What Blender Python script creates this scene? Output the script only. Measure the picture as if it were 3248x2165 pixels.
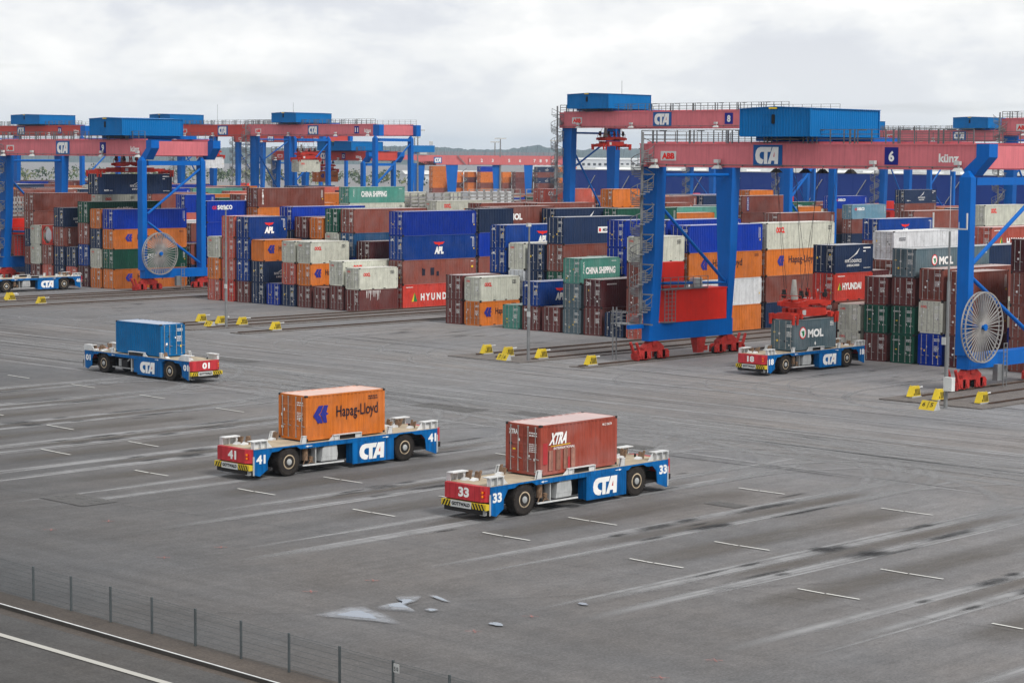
import bpy, bmesh, math, random
from mathutils import Matrix, Vector
random.seed(5)
PI=math.pi
sc=bpy.context.scene
for o in list(bpy.data.objects): bpy.data.objects.remove(o)
# ---------------------------------------------------------------- camera
CAMZ=18.129; YAW=-0.7653; PITCH=0.0868; ROLL=0.0070
cd=bpy.data.cameras.new('camera'); cam=bpy.data.objects.new('camera',cd); sc.collection.objects.link(cam)
cd.sensor_width=36; cd.lens=6749.93/3248*36; cd.clip_start=1; cd.clip_end=20000
fw=Vector((math.sin(YAW)*math.cos(PITCH),math.cos(YAW)*math.cos(PITCH),-math.sin(PITCH)))
rt=Vector((math.cos(YAW),-math.sin(YAW),0)); up=rt.cross(fw)
r2=rt*math.cos(ROLL)+up*math.sin(ROLL); u2=-rt*math.sin(ROLL)+up*math.cos(ROLL)
cam.matrix_world=Matrix(((r2.x,u2.x,-fw.x,0),(r2.y,u2.y,-fw.y,0),(r2.z,u2.z,-fw.z,CAMZ),(0,0,0,1)))
sc.camera=cam
sc.render.resolution_x=1024; sc.render.resolution_y=682
# ---------------------------------------------------------------- world
SUN_EL=math.radians(47); SUN_AZ=math.radians(95)      # azimuth from +Y toward +X
w=bpy.data.worlds.new('World'); sc.world=w; w.use_nodes=True
nt=w.node_tree; nt.nodes.clear()
def N(nt,t,**k):
    n=nt.nodes.new(t)
    for a,b in k.items():
        if a.startswith('i_'):
            key=a[2:]; key=int(key) if key.isdigit() else key.replace('_',' ')
            n.inputs[key].default_value=b
        else: setattr(n,a,b)
    return n
def LK(nt,a,b): nt.links.new(a,b)
out=N(nt,'ShaderNodeOutputWorld')
sky=N(nt,'ShaderNodeTexSky',sky_type='NISHITA',sun_disc=False,sun_elevation=SUN_EL,sun_rotation=SUN_AZ,air_density=1.0,dust_density=2.0)
bg1=N(nt,'ShaderNodeBackground',i_Strength=0.10); LK(nt,sky.outputs[0],bg1.inputs[0])
tc=N(nt,'ShaderNodeTexCoord')
sep=N(nt,'ShaderNodeSeparateXYZ'); LK(nt,tc.outputs['Generated'],sep.inputs[0])
# project the direction onto a flat cloud deck so the clouds shrink toward the horizon
mz=N(nt,'ShaderNodeMath',operation='MAXIMUM',i_1=0.0); LK(nt,sep.outputs[2],mz.inputs[0])
ad=N(nt,'ShaderNodeMath',operation='ADD',i_1=0.10); LK(nt,mz.outputs[0],ad.inputs[0])
dx=N(nt,'ShaderNodeMath',operation='DIVIDE'); LK(nt,sep.outputs[0],dx.inputs[0]); LK(nt,ad.outputs[0],dx.inputs[1])
dy=N(nt,'ShaderNodeMath',operation='DIVIDE'); LK(nt,sep.outputs[1],dy.inputs[0]); LK(nt,ad.outputs[0],dy.inputs[1])
cb=N(nt,'ShaderNodeCombineXYZ'); LK(nt,dx.outputs[0],cb.inputs[0]); LK(nt,dy.outputs[0],cb.inputs[1])
mq=N(nt,'ShaderNodeMapping'); mq.inputs['Scale'].default_value=(1,1,2.1); mq.inputs['Location'].default_value=(2.3,.9,.4); LK(nt,tc.outputs['Generated'],mq.inputs[0])
n1=N(nt,'ShaderNodeTexNoise',i_Scale=8.5,i_Detail=10.0,i_Roughness=0.54,i_Distortion=.1); LK(nt,mq.outputs[0],n1.inputs['Vector'])
n2=N(nt,'ShaderNodeTexNoise',i_Scale=0.55,i_Detail=4.0,i_Roughness=0.5); 
mp=N(nt,'ShaderNodeMapping'); mp.inputs['Location'].default_value=(7.3,2.1,0); LK(nt,cb.outputs[0],mp.inputs[0]); LK(nt,mp.outputs[0],n2.inputs['Vector'])
cr=N(nt,'ShaderNodeValToRGB'); e=cr.color_ramp.elements
e[0].position=0.39; e[0].color=(0.56,0.58,0.63,1); e[1].position=0.58; e[1].color=(0.88,0.875,0.86,1)
e2=e.new(0.45); e2.color=(0.62,0.64,0.68,1); e3=e.new(0.495); e3.color=(0.735,0.745,0.755,1); e4=e.new(0.53); e4.color=(0.78,0.785,0.785,1)
LK(nt,n1.outputs[0],cr.inputs[0])
# bright veil near the horizon
hr=N(nt,'ShaderNodeMapRange',i_From_Min=0.0,i_From_Max=0.085,i_To_Min=.9,i_To_Max=0.0); LK(nt,sep.outputs[2],hr.inputs[0])
hm=N(nt,'ShaderNodeMix',data_type='RGBA'); hm.inputs['B'].default_value=(0.80,0.80,0.785,1)
hp=N(nt,'ShaderNodeMath',operation='MULTIPLY',i_1=0.85); LK(nt,hr.outputs[0],hp.inputs[0])
LK(nt,hp.outputs[0],hm.inputs['Factor']); LK(nt,cr.outputs[0],hm.inputs['A'])
bg2=N(nt,'ShaderNodeBackground',i_Strength=1.14); LK(nt,hm.outputs['Result'],bg2.inputs[0])
cm=N(nt,'ShaderNodeMapRange',i_From_Min=0.34,i_From_Max=0.42,i_To_Min=0.80,i_To_Max=1.0); LK(nt,n2.outputs[0],cm.inputs[0])
mx=N(nt,'ShaderNodeMixShader'); LK(nt,cm.outputs[0],mx.inputs[0]); LK(nt,bg1.outputs[0],mx.inputs[1]); LK(nt,bg2.outputs[0],mx.inputs[2]); LK(nt,mx.outputs[0],out.inputs[0])
# ---------------------------------------------------------------- sun
sd=bpy.data.lights.new('sun','SUN'); sd.energy=2.4; sd.angle=math.radians(16); sd.color=(1,0.965,0.91)
so=bpy.data.objects.new('sun',sd); sc.collection.objects.link(so)
sv=Vector((math.sin(SUN_AZ)*math.cos(SUN_EL),math.cos(SUN_AZ)*math.cos(SUN_EL),math.sin(SUN_EL)))
so.rotation_euler=sv.to_track_quat('Z','Y').to_euler(); so.location=(0,0,200)
vs=sc.view_settings; vs.view_transform='Standard'; vs.look='None'; vs.exposure=0.17; vs.gamma=1; vs.use_curve_mapping=False
sc.cycles.max_bounces=6; sc.cycles.volume_bounces=0; sc.cycles.transparent_max_bounces=12
# ---------------------------------------------------------------- materials
MATS={}
def principled(name,col,rough=.5,metal=0,spec=.5):
    m=bpy.data.materials.new(name); m.use_nodes=True; b=m.node_tree.nodes['Principled BSDF']
    b.inputs['Base Color'].default_value=(*col,1); b.inputs['Roughness'].default_value=rough; b.inputs['Metallic'].default_value=metal
    b.inputs['Specular IOR Level'].default_value=spec
    return m,b
def paint(name,col,rough=.45,var=.18,rust=.0,scale=1.2,rustcol=(.10,.035,.015),metal=0,streak=0.,objvar=0.1,fade=0.,spec=.14):
    """painted steel: mottled tone, vertical grime streaks, rust specks, a little difference between objects"""
    if name in MATS: return MATS[name]
    m,b=principled(name,col,rough,metal); t=m.node_tree
    tc=N(t,'ShaderNodeTexCoord'); oi=N(t,'ShaderNodeObjectInfo')
    av=N(t,'ShaderNodeVectorMath',operation='ADD'); sm=N(t,'ShaderNodeMath',operation='MULTIPLY',i_1=91.0)
    LK(t,oi.outputs['Random'],sm.inputs[0]); LK(t,tc.outputs['Object'],av.inputs[0]); LK(t,sm.outputs[0],av.inputs[1])
    n=N(t,'ShaderNodeTexNoise',i_Scale=scale,i_Detail=6.0,i_Roughness=.62); LK(t,av.outputs[0],n.inputs['Vector'])
    mr=N(t,'ShaderNodeMapRange',i_From_Min=.3,i_From_Max=.7,i_To_Min=1-var,i_To_Max=1+var*.8); LK(t,n.outputs[0],mr.inputs[0])
    mo=N(t,'ShaderNodeMapRange',i_To_Min=1-objvar,i_To_Max=1+objvar); LK(t,oi.outputs['Random'],mo.inputs[0])
    mm=N(t,'ShaderNodeMath',operation='MULTIPLY'); LK(t,mr.outputs[0],mm.inputs[0]); LK(t,mo.outputs[0],mm.inputs[1])
    cur=mm.outputs[0]
    if streak:
        mpg=N(t,'ShaderNodeMapping'); mpg.inputs['Scale'].default_value=(3.5,3.5,.22); LK(t,av.outputs[0],mpg.inputs[0])
        n3=N(t,'ShaderNodeTexNoise',i_Scale=1.6,i_Detail=4.0,i_Roughness=.6); LK(t,mpg.outputs[0],n3.inputs['Vector'])
        m3=N(t,'ShaderNodeMapRange',i_From_Min=.42,i_From_Max=.68,i_To_Min=1.0,i_To_Max=1-streak); LK(t,n3.outputs[0],m3.inputs[0])
        m4=N(t,'ShaderNodeMath',operation='MULTIPLY'); LK(t,cur,m4.inputs[0]); LK(t,m3.outputs[0],m4.inputs[1]); cur=m4.outputs[0]
    vm=N(t,'ShaderNodeVectorMath',operation='SCALE'); vm.inputs[0].default_value=col; LK(t,cur,vm.inputs['Scale'])
    last=vm.outputs[0]
    if fade:
        nf=N(t,'ShaderNodeTexNoise',i_Scale=.55,i_Detail=3.0); LK(t,av.outputs[0],nf.inputs['Vector'])
        mf=N(t,'ShaderNodeMapRange',i_From_Min=.4,i_From_Max=.75,i_To_Min=0.0,i_To_Max=fade); LK(t,nf.outputs[0],mf.inputs[0])
        xf=N(t,'ShaderNodeMix',data_type='RGBA'); LK(t,mf.outputs[0],xf.inputs['Factor']); LK(t,last,xf.inputs['A']); g=sum(col)/3
        xf.inputs['B'].default_value=tuple(min(1,c*.5+g*.6+.07) for c in col)+(1,); last=xf.outputs['Result']
    if rust:
        nr=N(t,'ShaderNodeTexNoise',i_Scale=5.0,i_Detail=8.0,i_Roughness=.72); LK(t,av.outputs[0],nr.inputs['Vector'])
        rr=N(t,'ShaderNodeMapRange',i_From_Min=.70-rust*.35,i_From_Max=.76-rust*.25,i_To_Min=0.0,i_To_Max=.85); LK(t,nr.outputs[0],rr.inputs[0])
        xr=N(t,'ShaderNodeMix',data_type='RGBA'); LK(t,rr.outputs[0],xr.inputs['Factor']); LK(t,last,xr.inputs['A']); xr.inputs['B'].default_value=(*rustcol,1); last=xr.outputs['Result']
    LK(t,last,b.inputs['Base Color'])
    rg=N(t,'ShaderNodeMapRange',i_From_Min=.3,i_From_Max=.7,i_To_Min=rough-.08,i_To_Max=min(1,rough+.14)); LK(t,n.outputs[0],rg.inputs[0]); LK(t,rg.outputs[0],b.inputs['Roughness']); b.inputs['Specular IOR Level'].default_value=spec
    MATS[name]=m; return m
# ---------------------------------------------------------------- helpers
COL=sc.collection
class MB:
    def __init__(s): s.v=[];s.f=[];s.m=[];s.M=Matrix()
    def add(s,vs,fs,mi=0):
        o=len(s.v); s.v+= [tuple(s.M@Vector(p)) for p in vs]; s.f+=[tuple(o+i for i in f) for f in fs]; s.m+=[mi]*len(fs)
    def box(s,x0,y0,z0,x1,y1,z1,mi=0):
        s.add([(x0,y0,z0),(x1,y0,z0),(x1,y1,z0),(x0,y1,z0),(x0,y0,z1),(x1,y0,z1),(x1,y1,z1),(x0,y1,z1)],
              [(0,3,2,1),(4,5,6,7),(0,1,5,4),(1,2,6,5),(2,3,7,6),(3,0,4,7)],mi)
    def frus(s,a,za,b,zb,mi=0):   # a,b = (x0,y0,x1,y1) rectangles
        s.add([(a[0],a[1],za),(a[2],a[1],za),(a[2],a[3],za),(a[0],a[3],za),(b[0],b[1],zb),(b[2],b[1],zb),(b[2],b[3],zb),(b[0],b[3],zb)],
              [(0,3,2,1),(4,5,6,7),(0,1,5,4),(1,2,6,5),(2,3,7,6),(3,0,4,7)],mi)
    def bar(s,p,q,w,h=None,mi=0):
        p=Vector(p);q=Vector(q);d=(q-p); L=d.length
        if L<1e-6: return
        h=h or w; d/=L; u=Vector((0,0,1)) if abs(d.z)<.95 else Vector((0,1,0)); a=d.cross(u).normalized()*w/2; b=a.cross(d).normalized()*h/2
        c=[p-a-b,p+a-b,p+a+b,p-a+b,q-a-b,q+a-b,q+a+b,q-a+b]
        s.add([tuple(x) for x in c],[(0,3,2,1),(4,5,6,7),(0,1,5,4),(1,2,6,5),(2,3,7,6),(3,0,4,7)],mi)
    def tube(s,p,q,r,n=8,mi=0,r1=None,cap=True):
        p=Vector(p);q=Vector(q);d=(q-p).normalized(); r1=r if r1 is None else r1
        u=Vector((0,0,1)) if abs(d.z)<.95 else Vector((1,0,0)); a=d.cross(u).normalized(); b=a.cross(d)
        vs=[];
        for c,rr in ((p,r),(q,r1)):
            for i in range(n):
                t=2*PI*i/n; vs.append(tuple(c+a*math.cos(t)*rr+b*math.sin(t)*rr))
        fs=[(i,(i+1)%n,n+(i+1)%n,n+i) for i in range(n)]
        if cap: fs+=[tuple(range(n-1,-1,-1)),tuple(range(n,2*n))]
        s.add(vs,fs,mi)
    def lathe(s,prof,c,axis='x',n=24,mi=0):  # prof = [(along, radius)]
        vs=[]
        for a,r in prof:
            for i in range(n):
                t=2*PI*i/n; k=(a,r*math.cos(t),r*math.sin(t)) if axis=='x' else (r*math.cos(t),a,r*math.sin(t)) if axis=='y' else (r*math.cos(t),r*math.sin(t),a)
                vs.append((c[0]+k[0],c[1]+k[1],c[2]+k[2]))
        fs=[]
        for j in range(len(prof)-1):
            for i in range(n): fs.append((j*n+i,j*n+(i+1)%n,(j+1)*n+(i+1)%n,(j+1)*n+i))
        fs.append(tuple(range(n-1,-1,-1))); fs.append(tuple(range((len(prof)-1)*n,len(prof)*n)))
        s.add(vs,fs,mi)
    def prism(s,poly,d0,d1,axis='x',mi=0):   # poly in the plane normal to axis: x:(y,z)  y:(x,z)  z:(x,y)
        def P(a,b,d): return (d,a,b) if axis=='x' else (a,d,b) if axis=='y' else (a,b,d)
        n=len(poly); vs=[P(a,b,d0) for a,b in poly]+[P(a,b,d1) for a,b in poly]
        fs=[tuple(range(n)),tuple(range(2*n-1,n-1,-1))]+[(i,n+i,n+(i+1)%n,(i+1)%n) for i in range(n)]
        s.add(vs,fs,mi)
    def mesh(s,name,mats):
        me=bpy.data.meshes.new(name); me.from_pydata(s.v,[],s.f); 
        for m in (mats if isinstance(mats,(list,tuple)) else [mats]): me.materials.append(m)
        if len(set(s.m))>1 or (s.m and s.m[0]): me.polygons.foreach_set('material_index',s.m)
        bm=bmesh.new(); bm.from_mesh(me); bmesh.ops.recalc_face_normals(bm,faces=bm.faces); bm.to_mesh(me); bm.free()
        me.update(); return me
    def build(s,name,mats,parent=None,smooth=False,loc=None):
        me=s.mesh(name,mats)
        if smooth: me.polygons.foreach_set('use_smooth',[True]*len(me.polygons))
        return link(name,me,parent,loc)
def link(name,me,parent=None,loc=None):
    o=bpy.data.objects.new(name,me); COL.objects.link(o)
    if parent is not None: o.parent=parent
    if loc: o.location=loc
    return o
def tag(o,label=None,cat=None,group=None,kind=None):
    if label: o['label']=label
    if cat: o['category']=cat
    if group: o['group']=group
    if kind: o['kind']=kind
    return o
def empty(name,loc,rz=0,label=None,cat=None,group=None):
    o=bpy.data.objects.new(name,None); COL.objects.link(o); o.location=loc; o.rotation_euler=(0,0,rz); o.empty_display_size=.5
    return tag(o,label,cat,group)
def copy_tree(o,parent=None):
    c=o.copy(); COL.objects.link(c)
    if parent is not None: c.parent=parent
    for ch in list(o.children): copy_tree(ch,c)
    return c
# lettering ------------------------------------------------------
TC={}
def tgeo(s,bold=.02,sp=1.0):
    k=(s,bold,sp)
    if k in TC: return TC[k]
    cu=bpy.data.curves.new('t','FONT'); cu.body=s; cu.resolution_u=3; cu.offset=bold; cu.size=1.0; cu.space_character=sp
    o=bpy.data.objects.new('t',cu); COL.objects.link(o); bpy.context.view_layer.update()
    me=bpy.data.meshes.new_from_object(o.evaluated_get(bpy.context.evaluated_depsgraph_get()))
    vs=[(v.co.x,v.co.y) for v in me.vertices]; fs=[tuple(p.vertices) for p in me.polygons]
    bpy.data.objects.remove(o); bpy.data.curves.remove(cu); bpy.data.meshes.remove(me)
    x0=min(v[0] for v in vs);x1=max(v[0] for v in vs);y0=min(v[1] for v in vs);y1=max(v[1] for v in vs)
    TC[k]=([(( x-x0)/(x1-x0),(y-y0)/(y1-y0)) for x,y in vs],fs,(x1-x0)/(y1-y0)); return TC[k]
def face(side,off):
    """returns f(u,v)->point: u to the reader's right, v up, on a wall seen from that side"""
    if side=='+x': return lambda u,v:(off,u,v)
    if side=='-x': return lambda u,v:(off,-u,v)
    if side=='-y': return lambda u,v:(u,off,v)
    if side=='+y': return lambda u,v:(-u,off,v)
def text(mb,s,F,u,v,w,h,mi=0,bold=.02,shear=0,sp=1.0):
    """box-fit the string into w x h with its lower left at u,v; w=None keeps the letter shape"""
    vs,fs,ar=tgeo(s,bold,sp)
    if w is None: w=h*ar
    mb.add([F(u+a*w+shear*b*h,v+b*h) for a,b in vs],fs,mi); return w
def vtext(mb,s,F,u,vtop,h,w,gap=1.15,mi=0,bold=.02):
    for i,c in enumerate(s):
        if c!=' ': text(mb,c,F,u,vtop-(i+1)*h*gap+h*(gap-1),w,h,mi,bold)
def poly(mb,F,pts,mi=0): mb.add([F(*p) for p in pts],[tuple(range(len(pts)))],mi)
CTA_C=[(945,657),(775,657),(735,670),(708,705),(697,760),(705,815),(730,852),(770,870),(806,870),(826,818),(800,808),(775,795),(762,765),(768,735),(790,718),(832,718),(829,870),(880,870),(884,718),(928,718)]
CTA_A=[(958,657),(1048,657),(1042,870),(987,870),(989,828),(944,828),(934,870),(884,870)]
CTA_R=[(990,714),(991,780),(968,780)]
def cta(mb,F,u,v,w,h,white=0,red=1,off=.004,inner=True):
    """the three-letter logo fitted to w x h"""
    def S(p): return (u+(p[0]-697)/351*w, v+(870-p[1])/213*h)
    poly(mb,F,[S(p) for p in CTA_C],white); poly(mb,F,[S(p) for p in CTA_A],white)
def cta_red(mb,F,u,v,w,h,mi):
    def S(p): return (u+(p[0]-697)/351*w, v+(870-p[1])/213*h)
    poly(mb,F,[S(p) for p in CTA_R],mi)
HAZE=0.000075
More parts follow.
